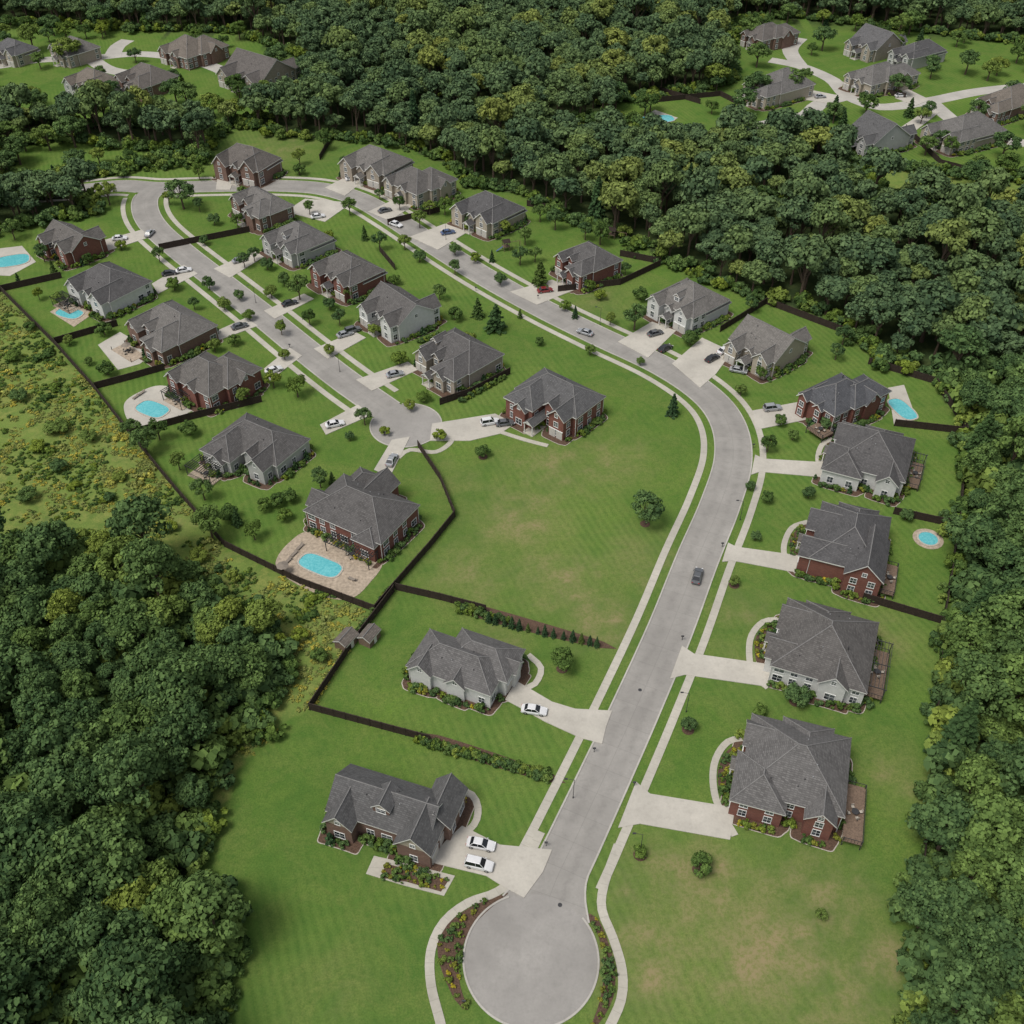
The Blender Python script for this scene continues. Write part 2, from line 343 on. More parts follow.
mead=mixc(nt,mth(nt,'MULTIPLY',noise(nt,v,.09,4,.7,.56,.78),.4),mead,(.2,.165,.085))
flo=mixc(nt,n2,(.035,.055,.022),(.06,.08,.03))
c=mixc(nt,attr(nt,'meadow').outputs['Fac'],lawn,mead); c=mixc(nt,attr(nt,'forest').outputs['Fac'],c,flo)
df=N(nt,'ShaderNodeBsdfDiffuse'); nt.links.new(c,df.inputs[0]); nt.links.new(df.outputs[0],nt.nodes['Material Output'].inputs[0]); nt.nodes.remove(b)
me.materials.append(m)
# ------------------------------------------------------------------ roads
def flare(i):
    s=i*1.5
    return 8.4+ (7.0*max(0,(1-(s-6)/9))**1.6 if s<15 else 0) if s>4 else 15
mb=MB()
ribbon('',road1,flare,.02,M['road'],0,None,mb)
mb2=MB()
for sgn in (1,-1):
    e=[p for i,p in enumerate(offs(road1,lambda i:sgn*(flare(i)/2+.12))) if (p-bulb1).length>RB1 and not(min((p-q).length for q in road2)<4.3)]
    run=[e[0]]
    for p in e[1:]:
        if (p-run[-1]).length>5:
            if len(run)>2: ribbon('',run,.3,.13,M['kerb'],.13,None,mb2)
            run=[]
        run.append(p)
    ribbon('',run,.3,.13,M['kerb'],.13,None,mb2)
    e=[p for p in offs(road2,sgn*4.2) if (p-bulb2).length>RB2 and min((p-q).length for q in road1)>4.3]
    ribbon('',e,.3,.13,M['kerb'],.13,None,mb2)
def disc(mb,c,r,z,m,n=64):
    for i in range(n):
        a=2*math.pi*i/n; b2=2*math.pi*(i+1)/n
        mb.face([(c.x,c.y,z),(c.x+r*math.cos(a),c.y+r*math.sin(a),z),(c.x+r*math.cos(b2),c.y+r*math.sin(b2),z)],m,[(0,0),(a*r,r),(b2*r,r)])
disc(mb,bulb1,RB1,.028,M['bulb']); 
ribbon('',road2,8.2,.024,M['road'],0,None,mb)
disc(mb,bulb2,RB2,.032,M['bulb'])
for c,r,rd in ((bulb1,RB1,road1),(bulb2,RB2,road2)):
    n=96; pts=[]
    for i in range(n+1):
        a=2*math.pi*i/n; pts.append(Vector((c.x+(r+.12)*math.cos(a),c.y+(r+.12)*math.sin(a),0)))
    wd=lambda p: min((p-q).length for q in (rd if rd is road2 else rd[5:]))
    lim=4.2 if rd is road2 else 5.6
    ok=[wd(p)>lim for p in pts[:-1]]
    st=next(i for i in range(n) if ok[i] and not ok[i-1])
    j=st; run=[]
    while ok[j%n] and len(run)<n: run.append(pts[j%n]); j+=1
    ribbon('',run,.3,.13,M['kerb'],.13,None,mb2)
for i,r in enumerate(BGR): ribbon('',r,7,.02+.004*i,M['kerb'],0,None,mb)
mb.obj('road'); mb2.obj('kerb')
for u,v in [(560,905),(640,690),(235,290)]:
    mm=MB(); disc(mm,Vector((0,0,0)),.35,.04,M['metal_dark'],20); o=mm.obj('manhole_cover'); o.location=P(u,v)
mbw=MB()
for road,other,bc,br in ((road1,road2,bulb1,RB1),(road2,road1,bulb2,RB2)):
    for sgn in (1,-1):
        e=[p for p in offs(road,sgn*6.9) if (p-bc).length>br+5 and min((p-q).length for q in other)>6.5]
        run=[e[0]]
        for p in e[1:]:
            if (p-run[-1]).length>6:
                if len(run)>2: ribbon('',run,1.5,.09,M['walk'],.09,None,mbw)
                run=[]
            run.append(p)
        if len(run)>2: ribbon('',run,1.5,.09,M['walk'],.09,None,mbw)
pathL=smooth(PL([(541,832),(520,872),(497,892),(468,903),(444,922),(431,950),(431,985),(442,1030),(452,1090)]),1.2)
pathR=smooth(PL([(618,845),(604,885),(602,910),(613,938),(622,970),(621,1000),(606,1035),(590,1080)]),1.2)
ribbon('',pathL,1.4,.095,M['walk'],.09,None,mbw); ribbon('',pathR,1.4,.095,M['walk'],.09,None,mbw)
ribbon('',smooth(PL([(443,430),(452,440),(436,452),(410,450),(398,458)]),1.),1.3,.1,M['walk'],.09,None,mbw)
mbw.obj('sidewalk')
# driveways
DR=[[(462,826),(500,845),(552,850),(543,872),(524,898),(505,888),(486,876),(428,862),(445,842)],
[(516,681),(535,692),(552,702),(575,709),(612,711),(606,727),(602,744),(580,738),(545,722),(520,708),(505,700)],
[(636,782),(650,794),(735,808),(730,840),(640,824),(618,828)],[(682,646),(694,654),(772,665),(768,687),(685,675),(670,679)],[(728,543),(736,547),(800,556),(797,573),(733,561),(722,562)],
[(755,455),(764,459),(830,463),(828,478),(760,472),(751,475)],[(752,411),(800,402),(806,420),(756,430)],[(702,338),(732,352),(716,374),(700,388),(672,364)],
[(618,342),(652,322),(676,331),(648,358)],[(510,292),(552,280),(575,290),(537,305)],[(410,237),(445,224),(468,232),(438,250)],
[(368,212),(398,198),(416,204),(390,221)],[(325,188),(350,175),(364,181),(345,196)],[(432,424),(495,414),(515,424),(500,434),(470,441),(430,441)],
[(356,380),(408,362),(418,370),(372,391)],[(314,349),(355,332),(366,338),(328,359)],[(264,311),(304,294),(314,299),(275,319)],[(214,269),(254,251),(264,257),(230,278)],
[(285,212),(325,222),(352,203),(305,199)],[(374,470),(392,440),(410,437),(390,477)],[(320,425),(358,405),(372,415),(326,435)],[(264,369),(290,348),(302,356),(270,381)],
[(215,332),(246,318),(258,326),(220,340)],[(152,284),(184,265),(198,274),(158,294)],[(98,242),(142,230),(151,237),(105,252)],[(218,172),(216,190),(230,190),(236,176)],
[(170,62),(190,58),(215,62),(190,70)],[(905,88),(930,100),(915,106),(895,98)],[(800,88),(840,96),(830,104),(795,98)],[(872,150),(900,128),(930,108),(940,112),(896,146)],[(950,140),(965,126),(985,132),(975,142)]]
for i,d in enumerate(DR): slab('driveway',PL(d),.14+.001*(i%3),M['drive'],.14)
for l in ([(735,836),(716,800),(714,765),(728,742),(752,738)],[(768,688),(752,672),(750,640),(763,622),(780,620)],[(797,573),(786,560),(784,545),(792,528),(808,522)],[(828,478),(818,462),(822,445),(835,438)],
          [(515,700),(522,690),(535,684),(541,668),(528,655)],[(455,840),(474,825),(478,808),(472,795),(460,790)],[(436,878),(418,872),(395,864)],[(500,432),(525,440),(548,446)]):
    ribbon('footpath',smooth(PL(l),1.0),1.2,.125,M['walk'],.11)
slab('front_terrace',PL([(366,874),(374,856),(400,862),(455,876),(444,896),(405,886)]),.1,M['walk'],.1)
FB=[(381,878),(386,864),(402,868),(449,880),(441,892),(406,882)]
slab('planting_bed',PL(FB),.13,M['mulch'],.12)
# ------------------------------------------------------------------ trees prototypes
def leaf_mesh(C,Nn,S,shade,mb,m,name):
    n=len(C); t=RNG.normal(size=(n,3)); u=np.cross(Nn,t); u/=np.linalg.norm(u,axis=1)[:,None]+1e-9; w=np.cross(Nn,u)
    u*=S[:,None]*.5; w*=S[:,None]*.5*RNG.uniform(.6,1.1,(n,1))
    V=np.stack([C-u-w,C+u-w*.6,C+u*.9+w,C-u*.7+w*1.1],1).reshape(-1,3)
    base=np.array(mb.v).reshape(-1,3) if mb.v else np.zeros((0,3))
    nv=len(base); me=bpy.data.meshes.new(name)
    allv=np.vstack([base,V]); me.vertices.add(len(allv)); me.vertices.foreach_set('co',allv.ravel())
    lf=[i for f in mb.f for i in f]; ls=[];k=0
    for f in mb.f: ls.append(k); k+=len(f)
    li=np.concatenate([np.array(lf,dtype=np.int32),np.arange(nv,nv+4*n,dtype=np.int32)])
    st=np.concatenate([np.array(ls,dtype=np.int32),k+4*np.arange(n,dtype=np.int32)])
    me.loops.add(len(li)); me.loops.foreach_set('vertex_index',li)
    me.polygons.add(len(st)); me.polygons.foreach_set('loop_start',st)
    me.materials.append(M['bark']); me.materials.append(m)
    me.polygons.foreach_set('material_index',np.concatenate([np.zeros(len(ls),np.int32),np.ones(n,np.int32)]))
    me.update(calc_edges=True)
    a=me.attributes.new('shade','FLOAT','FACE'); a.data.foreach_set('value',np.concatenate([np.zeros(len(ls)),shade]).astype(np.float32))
    return me
def sph(n):
    d=RNG.normal(size=(n,3)); return d/np.linalg.norm(d,axis=1)[:,None]
def broad(name,H,R,nl=42,per=130,leaf=.45,m='leaf_oak',cb=.28,trunk=True,lo=-.45,lr=(.22,.42),jit=.32,kk=(.5,.84)):
    mb=MB(); cz=H*(.5+cb/2); rz=H-cz
    D=sph(nl*4); D=D[D[:,2]>lo][:nl]; nl=len(D)
    k=RNG.uniform(kk[0],kk[1],(nl,1)); ang=np.arctan2(D[:,1],D[:,0]); ir=1+.18*np.sin(ang*2+RNG.uniform(0,6))+.1*np.sin(ang*3+RNG.uniform(0,6))
    C=D*k*np.array([R,R,rz])*np.stack([ir,ir,np.ones(nl)],1)+np.array([0,0,cz]); LR=R*RNG.uniform(lr[0],lr[1],nl)
    if trunk:
        mb.cyl((0,0,-.2),(.1,.05,H*.35),R*.085,R*.06,M['bark'],7,False); mb.cyl((.1,.05,H*.35),(0,.1,H*.75),R*.06,R*.02,M['bark'],6,False)
        for c in C[:7]: mb.cyl((.1,.05,H*RNG.uniform(.28,.45)),tuple(c),R*.035,R*.01,M['bark'],5,False)
    P_=[];NN=[];SH=[]
    for i in range(nl):
        n=int(per*(LR[i]/(R*.32))**2); d=sph(n); d[:,2]+=.35; d/=np.linalg.norm(d,axis=1)[:,None]
        P_.append(C[i]+d*np.array([1,1,.8])*LR[i]*RNG.uniform(.68,1.1,(n,1)))
        q=d+RNG.normal(size=(n,3))*jit; NN.append(q/np.linalg.norm(q,axis=1)[:,None])
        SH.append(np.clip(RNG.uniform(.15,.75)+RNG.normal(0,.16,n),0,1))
    C2=np.vstack(P_); n=len(C2)
    return leaf_mesh(C2,np.vstack(NN),RNG.uniform(.65,1.3,n)*leaf,np.concatenate(SH),mb,M[m],name)
def conifer(name,H,R,n=5200,leaf=.34,m='leaf_pine'):
    mb=MB(); mb.cyl((0,0,-.2),(0,0,H*.95),H*.018+.05,.02,M['bark'],6,False)
    nb=int(H*9); P_=[];NN=[];SH=[]
    per=n//nb
    for i in range(nb):
        t=(i+.5)/nb; t=t**1.15; z=H*(.08+.9*t); L=R*(1-t)**.85*RNG.uniform(.75,1.12)+.1; a=i*2.4+RNG.uniform(-.3,.3)
        s=RNG.uniform(.1,1,per)**.7; wd=.3*L*(1-s*.6)
        off=RNG.normal(size=(per,1))[:,0]*wd*.5
        x=np.cos(a)*L*s-np.sin(a)*off; y=np.sin(a)*L*s+np.cos(a)*off; zz=z-.28*L*s+RNG.normal(0,.1,per)
        P_.append(np.stack([x,y,zz],1)); q=np.stack([np.cos(a)*.5*np.ones(per),np.sin(a)*.5*np.ones(per),np.ones(per)],1)+RNG.normal(size=(per,3))*.5
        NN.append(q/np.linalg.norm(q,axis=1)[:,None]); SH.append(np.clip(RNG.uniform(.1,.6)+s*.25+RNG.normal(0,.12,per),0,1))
    C2=np.vstack(P_)
    return leaf_mesh(C2,np.vstack(NN),RNG.uniform(.7,1.3,len(C2))*leaf,np.concatenate(SH),mb,M[m],name)
def addp(coll,name,me):
    o=bpy.data.objects.new(name,me); coll.objects.link(o)
protos=bpy.data.collections.new('forest_tree_kinds'); protos_far=bpy.data.collections.new('distant_tree_kinds')
for i,(H,R,nl) in enumerate([(13,4.8,70),(15,5.8,84),(11,4.2,56),(14,4.4,62),(12,5.4,76),(17,5.2,80),(9.5,3.6,50)]):
    addp(protos,'broadleaf_kind_%d'%i,broad('broadleaf_%d'%i,H,R,nl,100,.5,lo=-.1,lr=(.16,.32),kk=(.62,.88),cb=.2))
addp(protos,'conifer_kind_7',conifer('forest_conifer',15,3.4,3600,.5))
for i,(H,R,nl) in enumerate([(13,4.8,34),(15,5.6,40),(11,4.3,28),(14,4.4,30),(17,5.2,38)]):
    addp(protos_far,'broadleaf_kind_%d'%i,broad('distant_broadleaf_%d'%i,H,R,nl,46,.8,'leaf_far_haze',lo=.0,lr=(.2,.38),kk=(.55,.85)))
addp(protos_far,'conifer_kind_5',conifer('distant_conifer',15,3.4,1400,.75))
def instancer(name,pts,rz,sc,idx,coll,tint=None):
    me=bpy.data.meshes.new(name); me.vertices.add(len(pts)); me.vertices.foreach_set('co',np.asarray(pts,dtype=np.float32).ravel())
    a=me.attributes.new('rotz','FLOAT','POINT'); a.data.foreach_set('value',np.asarray(rz,np.float32))
    a=me.attributes.new('tint','FLOAT','POINT'); a.data.foreach_set('value',np.asarray(RNG.uniform(.01,1,len(pts)) if tint is None else tint,np.float32))
    a=me.attributes.new('scl','FLOAT_VECTOR','POINT'); a.data.foreach_set('vector',np.asarray(sc,np.float32).ravel())
    a=me.attributes.new('kind','INT','POINT'); a.data.foreach_set('value',np.asarray(idx,np.int32))
    o=bpy.data.objects.new(name,me); scene.collection.objects.link(o)
    g=bpy.data.node_groups.new(name,'GeometryNodeTree'); g.interface.new_socket('Geometry',in_out='INPUT',socket_type='NodeSocketGeometry'); g.interface.new_socket('Geometry',in_out='OUTPUT',socket_type='NodeSocketGeometry')
    gi=g.nodes.new('NodeGroupInput'); go=g.nodes.new('NodeGroupOutput'); ip=g.nodes.new('GeometryNodeInstanceOnPoints'); ci=g.nodes.new('GeometryNodeCollectionInfo')
    ci.inputs['Collection'].default_value=coll; ci.inputs['Separate Children'].default_value=True; ci.inputs['Reset Children'].default_value=True
    def na(t,n):
        x=g.nodes.new('GeometryNodeInputNamedAttribute'); x.data_type=t; x.inputs['Name'].default_value=n; return x.outputs[0]
    cx=g.nodes.new('ShaderNodeCombineXYZ'); g.links.new(na('FLOAT','rotz'),cx.inputs[2])
    g.links.new(gi.outputs[0],ip.inputs['Points']); g.links.new(ci.outputs[0],ip.inputs['Instance']); ip.inputs['Pick Instance'].default_value=True
    g.links.new(na('INT','kind'),ip.inputs['Instance Index']); g.links.new(cx.outputs[0],ip.inputs['Rotation']); g.links.new(na('FLOAT_VECTOR','scl'),ip.inputs['Scale'])
    g.links.new(ip.outputs[0],go.inputs[0]); md=o.modifiers.new('instances','NODES'); md.node_group=g
    return o
sp=6.5; gx,gy=np.meshgrid(np.arange(-420,440,sp),np.arange(30,700,sp)); gx=gx+(np.arange(gx.shape[0])%2)[:,None]*sp/2
gx=(gx+RNG.uniform(-1.9,1.9,gx.shape)).ravel(); gy=(gy+RNG.uniform(-1.9,1.9,gy.shape)).ravel()
keep=np.abs(gx)<(.53*(.74*gy+100)+30)
for c in CLW: keep&=~inpoly(gx,gy,c)
gx=gx[keep]; gy=gy[keep]; n=len(gx)
s=np.where(RNG.random(n)<.15,RNG.uniform(1.1,1.28,n),RNG.uniform(.64,1.1,n))
tint=np.clip(.1+.62*vnoise(gx,gy,26,77)+RNG.normal(0,.26,n),.01,1)
isn=gy<215
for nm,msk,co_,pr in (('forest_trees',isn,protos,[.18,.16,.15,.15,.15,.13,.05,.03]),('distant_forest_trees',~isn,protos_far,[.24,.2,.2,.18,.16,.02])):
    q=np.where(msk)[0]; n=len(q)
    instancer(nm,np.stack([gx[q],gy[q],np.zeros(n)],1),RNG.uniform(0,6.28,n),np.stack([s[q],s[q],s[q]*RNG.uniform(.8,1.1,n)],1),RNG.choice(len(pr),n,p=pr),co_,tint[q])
shr=bpy.data.collections.new('shrub_kinds')
addp(shr,'shrub_kind_0',broad('shrub_a',1.2,.8,12,40,.22,'leaf_shrub',.0,False))
addp(shr,'shrub_kind_1',broad('shrub_b',1.0,.9,12,40,.2,'leaf_oak',.0,False))
addp(shr,'shrub_kind_2',broad('shrub_c',.8,.7,10,36,.18,'leaf_gold',.0,False))
addp(shr,'shrub_kind_3',conifer('shrub_d',1.7,.6,500,.2,'leaf_pine'))
# understorey filling the gaps between the near trunks
ux,uy=np.meshgrid(np.arange(-190,200,4.6),np.arange(44,215,4.6)); ux=(ux+RNG.uniform(-2,2,ux.shape)).ravel(); uy=(uy+RNG.uniform(-2,2,uy.shape)).ravel()
k=np.abs(ux)<(.53*(.74*uy+100)+15)
for c in CLW: k&=~inpoly(ux,uy,c)
ux=ux[k];uy=uy[k];n=len(ux); s=RNG.uniform(3.2,6.2,n)
instancer('forest_understorey',np.stack([ux,uy,np.zeros(n)],1),RNG.uniform(0,6,n),np.stack([s,s,s*RNG.uniform(.8,1.2,n)],1),np.ones(n,int),shr)
mcl=bpy.data.collections.new('meadow_kinds')
addp(mcl,'meadow_kind_0',broad('weed_a',.5,.9,8,16,.24,'leaf_meadow',.0,False))
addp(mcl,'meadow_kind_1',broad('weed_b',.6,.8,8,16,.25,'leaf_shrub',.0,False))
x=RNG.uniform(-190,-20,36000); y=RNG.uniform(100,330,36000)
k=inpoly(x,y,MEADOW)&inpoly(x,y,CLW[0]); dn=vnoise(x,y,9,31)*.6+vnoise(x,y,3,32)*.4; k&=dn>.26+.12*RNG.random(len(x)); x=x[k];y=y[k];n=len(x)
s=RNG.uniform(.35,1.0,n)*(1+1.8*(RNG.random(n)>.98)); instancer('meadow_plants',np.stack([x,y,np.zeros(n)],1),RNG.uniform(0,6,n),np.stack([s,s,s*.75],1),(vnoise(x,y,7,55)+RNG.normal(0,.12,n)>.6).astype(int),mcl)
px=[];py=[]
for c in CLW:
    for i in range(len(c)):
        a=Vector((*c[i-1],0)); b2=Vector((*c[i],0)); L=(b2-a).length
        for q in range(int(L/.9)):
            p=a.lerp(b2,random.random()); px.append(p.x+random.gauss(0,1.7)); py.append(p.y+random.gauss(0,1.7))
px=np.array(px);py=np.array(py);k=(py<650)&(py>40)&(np.abs(px)<330); px=px[k];py=py[k]; n=len(px); s=RNG.uniform(1,3.4,n)
instancer('forest_edge_brush',np.stack([px,py,np.zeros(n)],1),RNG.uniform(0,6,n),np.stack([s,s,s],1),RNG.choice(2,n),shr)
# yard tree meshes
YT={'d':[broad('yard_broadleaf_a',8,2.9,42,90,.32,lr=(.18,.34),kk=(.58,.86)),broad('yard_broadleaf_b',7,2.6,40,90,.3,'leaf_shrub',lr=(.18,.34),kk=(.58,.86)),broad('yard_broadleaf_c',9,3.4,48,90,.35,lr=(.18,.34),kk=(.58,.86))],
    'c':[conifer('yard_conifer_a',7,1.9,3600,.26),conifer('yard_conifer_b',6,1.7,3200,.25)],
    'r':[broad('yard_round_a',4.5,2.2,26,110,.26,'leaf_oak',.05),broad('yard_round_b',3.5,1.9,24,100,.25,'leaf_shrub',.05)],
    'p':[broad('yard_plum',5,2,24,100,.28,'leaf_oak',.1)]}
NM={'d':'shade_tree','c':'pine_tree','r':'ornamental_tree','p':'ornamental_tree'}
BH={'d':[8,7,9],'c':[7,6],'r':[4.5,3.5],'p':[5]}
def ytree(u,v,h,t,wide=1,keep=False):
    if t=='c' and h<=5 and not keep and random.random()<.6: t='r'; h*=.8
    i=random.randrange(len(YT[t])); o=bpy.data.objects.new(NM[t],YT[t][i]); scene.collection.objects.link(o)
    s=h/BH[t][i]; o.location=P(u,v); o.scale=(s*wide,s*wide,s); o.rotation_euler[2]=random.uniform(0,6.28)
for a in [(645,524,8,'d',1.2),(672,415,6.5,'c'),(483,457,3.2,'r'),(562,669,5,'d',1.3),(699,870,3.6,'r'),(496,330,8,'c',1.5),(478,317,6,'c',1.3),(184,209,10,'d',1.2),(298,397,6,'d',1.1),(274,388,5,'d',1.1),
 (238,525,5,'c'),(213,540,9,'d'),(278,505,4,'c'),(291,501,4,'c'),(265,510,4,'c'),(321,488,5.5,'d'),(333,485,4,'c'),(424,402,4,'c'),(340,325,5,'d'),(300,300,8,'d'),(540,285,8,'c',1.2),(634,330,8,'d'),
 (420,228,6,'d'),(400,210,5,'d'),(767,452,5,'d'),(767,502,3.5,'c'),(808,498,3,'r'),(795,702,4,'r',1.2),(688,730,3,'r'),(734,585,3,'c'),(58,432,3.2,'r',1.8),(148,455,8,'d'),(135,440,6,'d'),
 (640,855,2.2,'r'),(820,918,2,'r'),(600,300,4,'c'),(310,325,5,'d'),(245,268,5,'d'),(210,290,4.5,'p'),(250,320,4,'c'),(330,355,4,'c'),(272,298,4,'r'),(440,440,3,'r'),(170,205,5,'d'),(205,245,4,'c'),
 (160,262,5,'d'),(122,250,4,'c'),(235,345,4,'c'),(282,335,4.5,'d'),(365,425,5,'d'),(350,440,3,'c'),(385,435,3,'c'),(455,275,5,'d'),(475,262,4,'c'),(520,265,6,'d'),(575,318,4,'c'),(610,325,4,'d'),(690,300,5,'d'),
 (740,395,4,'c'),(760,380,4,'d'),(745,340,4,'c'),(835,360,5,'d'),(380,250,6,'d'),(365,240,5,'c'),(350,215,6,'d'),(310,215,5,'d'),(330,240,4,'c'),(395,285,4,'c'),(440,300,5,'d'),(540,345,3,'c'),(410,410,3,'r'),
 (300,165,6,'d'),(325,150,7,'d'),(200,180,6,'d'),(110,205,8,'d'),(75,210,9,'d'),(20,215,9,'d'),(45,262,6,'d'),(55,275,5,'c'),(20,285,4,'c'),(90,265,4,'d'),(175,290,5,'c'),(240,300,4,'c'),(70,345,3,'r'),(90,365,3,'c'),
 (285,360,4,'c'),(780,425,3,'r'),(755,540,3,'c'),(750,490,3,'c'),(458,392,3.5,'c'),(590,355,4,'c'),(640,365,3,'c'),(520,318,3,'c'),(470,228,5,'d'),(492,262,4,'c'),(555,230,7,'d'),(600,245,8,'d'),
 (345,170,5,'d'),(430,215,5,'d'),(445,215,6,'d'),(380,200,4,'d'),(300,175,4,'r'),(505,235,5,'d'),(525,245,6,'d'),(535,262,5,'d'),(585,240,6,'d'),(625,275,4,'d'),(690,345,4,'r'),(770,372,4,'r'),(826,430,4,'r'),(905,520,3,'r'),(760,715,2.5,'r'),
 (290,240,5,'d'),(255,262,5,'d'),(350,300,5,'d'),(375,335,4,'r'),(400,365,4,'r'),(225,310,4,'r'),(195,310,4,'d'),(215,352,4,'r'),(245,405,5,'d'),(190,435,4,'r'),(105,335,4,'r'),(40,300,4,'d'),(15,240,7,'d'),(320,505,4,'r'),(285,520,3,'r'),
 (245,200,5,'d'),(215,225,4,'r'),(238,228,5,'d'),(268,270,4,'r'),(285,285,4,'r'),(330,310,4,'r'),(395,330,5,'d'),(455,320,4,'r'),(470,345,4,'r'),(405,250,5,'d'),(420,262,4,'r'),(455,255,4,'r'),(500,285,4,'r'),(565,310,3,'r'),(590,292,4,'d'),(640,300,4,'r'),(660,262,6,'d'),(705,275,5,'d'),(750,312,5,'d'),(842,345,6,'d'),(850,420,4,'r'),(792,440,3,'r'),(60,305,4,'r'),(130,300,4,'r'),(108,375,4,'r'),(160,440,6,'d'),(180,470,5,'d'),(205,500,6,'d'),(255,540,5,'d'),(230,520,4,'r'),(240,625,6,'d'),(300,640,3,'r'),(320,660,3,'r'),(200,212,5,'d'),(262,182,5,'d'),(460,212,6,'d'),(540,222,6,'d')]:
    ytree(*a)
for k_ in range(14): ytree(487+k_*8.4+random.uniform(-2,2),622+k_*1.9,random.uniform(1.8,3.6),'c',.9,True)
for k_ in range(12): ytree(458+k_*4.5,606+k_*1.5,random.uniform(1,1.8),'r')
for u_,v_ in [(30,330),(20,400),(60,470),(110,500),(140,520),(30,500),(90,440),(15,360),(170,530),(200,560),(120,480),(40,450)]: ytree(u_,v_,random.uniform(1.6,3.6),'r',1.5)
for poly,cnt in ((CLEARS[1],60),(CLEARS[2],90),(CLEARS[6],12)):
    c=[(q.x,q.y) for q in PL(poly)]; X0=min(a for a,_ in c);X1=max(a for a,_ in c);Y0=min(b_ for _,b_ in c);Y1=max(b_ for _,b_ in c); got=0
    while got<cnt:
        x=random.uniform(X0,X1); y=random.uniform(Y0,Y1)
        if not inpoly(np.array([x]),np.array([y]),c)[0] or abs(x)>.52*(.74*y+100)+20: 
            got+=.05; continue
        if min((Vector((x,y,0))-q).length for r in BGR for q in r)<8: got+=.2; continue
        t=random.choice('dddddc'); i=random.randrange(len(YT[t])); o=bpy.data.objects.new(NM[t],YT[t][i]); scene.collection.objects.link(o)
        s=random.uniform(.7,1.3); o.location=(x,y,0); o.scale=(s*1.25,s*1.25,s); o.rotation_euler[2]=random.uniform(0,6); got+=1
# ------------------------------------------------------------------ houses
SH=[]
PITCH=.66
def roof_part(mb,walls,gw,kind,x0,x1,y0,y1,ez,rm,axis=None,pitch=PITCH,ins=.45,box=True):
    W=x1-x0; D=y1-y0
    if axis is None: axis='x' if W>=D else 'y'
    T=M['trim']; h=(D if axis=='x' else W)/2
    rise=h*pitch; zr=ez+rise
    def q(a,b,z): return (a,b,z) if axis=='x' else (b,a,z)
    a0,a1,b0,b1=(x0,x1,y0,y1) if axis=='x' else (y0,y1,x0,x1)
    bm=(b0+b1)/2
    def fc(pts,m,flip=False):
        pts=[q(*p) for p in pts]
        if (axis=='y')!=flip: pts=pts[::-1]
        mb.face(pts,m)
    if kind=='hip':
        r0=a0+h*.98; r1=a1-h*.98
        if r1<r0: r0=r1=(a0+a1)/2
        fc([(a0,b0,ez),(a1,b0,ez),(r1,bm,zr),(r0,bm,zr)],rm); fc([(a1,b1,ez),(a0,b1,ez),(r0,bm,zr),(r1,bm,zr)],rm)
        fc([(a0,b1,ez),(a0,b0,ez),(r0,bm,zr)],rm); fc([(a1,b0,ez),(a1,b1,ez),(r1,bm,zr)],rm)
        lines=[((r0,bm,zr),(r1,bm,zr)),((a0,b0,ez),(r0,bm,zr)),((a0,b1,ez),(r0,bm,zr)),((a1,b0,ez),(r1,bm,zr)),((a1,b1,ez),(r1,bm,zr))]
        rect=[(a0,b0),(a1,b0),(a1,b1),(a0,b1)]
        for i in range(4):
            p,p2=rect[i],rect[(i+1)%4]; fc([(*p,ez-.25),(*p2,ez-.25),(*p2,ez),(*p,ez)],T)
        fc([(*p,ez-.25) for p in rect][::-1],T)
    else:
        fc([(a0,b0,ez),(a1,b0,ez),(a1,bm,zr),(a0,bm,zr)],rm); fc([(a1,b1,ez),(a0,b1,ez),(a0,bm,zr),(a1,bm,zr)],rm)
        fc([(a0,b0,ez-.25),(a1,b0,ez-.25),(a1,b0,ez),(a0,b0,ez)],T); fc([(a1,b1,ez-.25),(a0,b1,ez-.25),(a0,b1,ez),(a1,b1,ez)],T)
        for a,fl in ((a0,True),(a1,False)):
            fc([(a,b0,ez-.25),(a,bm,zr-.3),(a,bm,zr),(a,b0,ez)],T,not fl); fc([(a,bm,zr-.3),(a,b1,ez-.25),(a,b1,ez),(a,bm,zr)],T,not fl)
        fc([(a1,b0,ez-.25),(a0,b0,ez-.25),(a0,bm,zr-.3),(a1,bm,zr-.3)],T); fc([(a0,b1,ez-.25),(a1,b1,ez-.25),(a1,bm,zr-.3),(a0,bm,zr-.3)],T)
        lines=[((a0,bm,zr),(a1,bm,zr))]
        for a,fl in ((a0+ins,True),(a1-ins,False)):
            pts=[q(a,b0+ins,ez-.1),q(a,b1-ins,ez-.1),q(a,bm,ez+rise-.34)]
            if fl!=(axis=='y'): pts=pts[::-1]
            walls.face(pts,gw)
    for p,p2 in lines:
        mb.cyl([c+(.03 if k==2 else 0) for k,c in enumerate(q(*p))],[c+(.03 if k==2 else 0) for k,c in enumerate(q(*p2))],.11,.11,M['ridge'],5,False)
    if box: walls.box(x0+ins,x1-ins,y0+ins,y1-ins,0,ez-.1,walls.wm)
    return zr
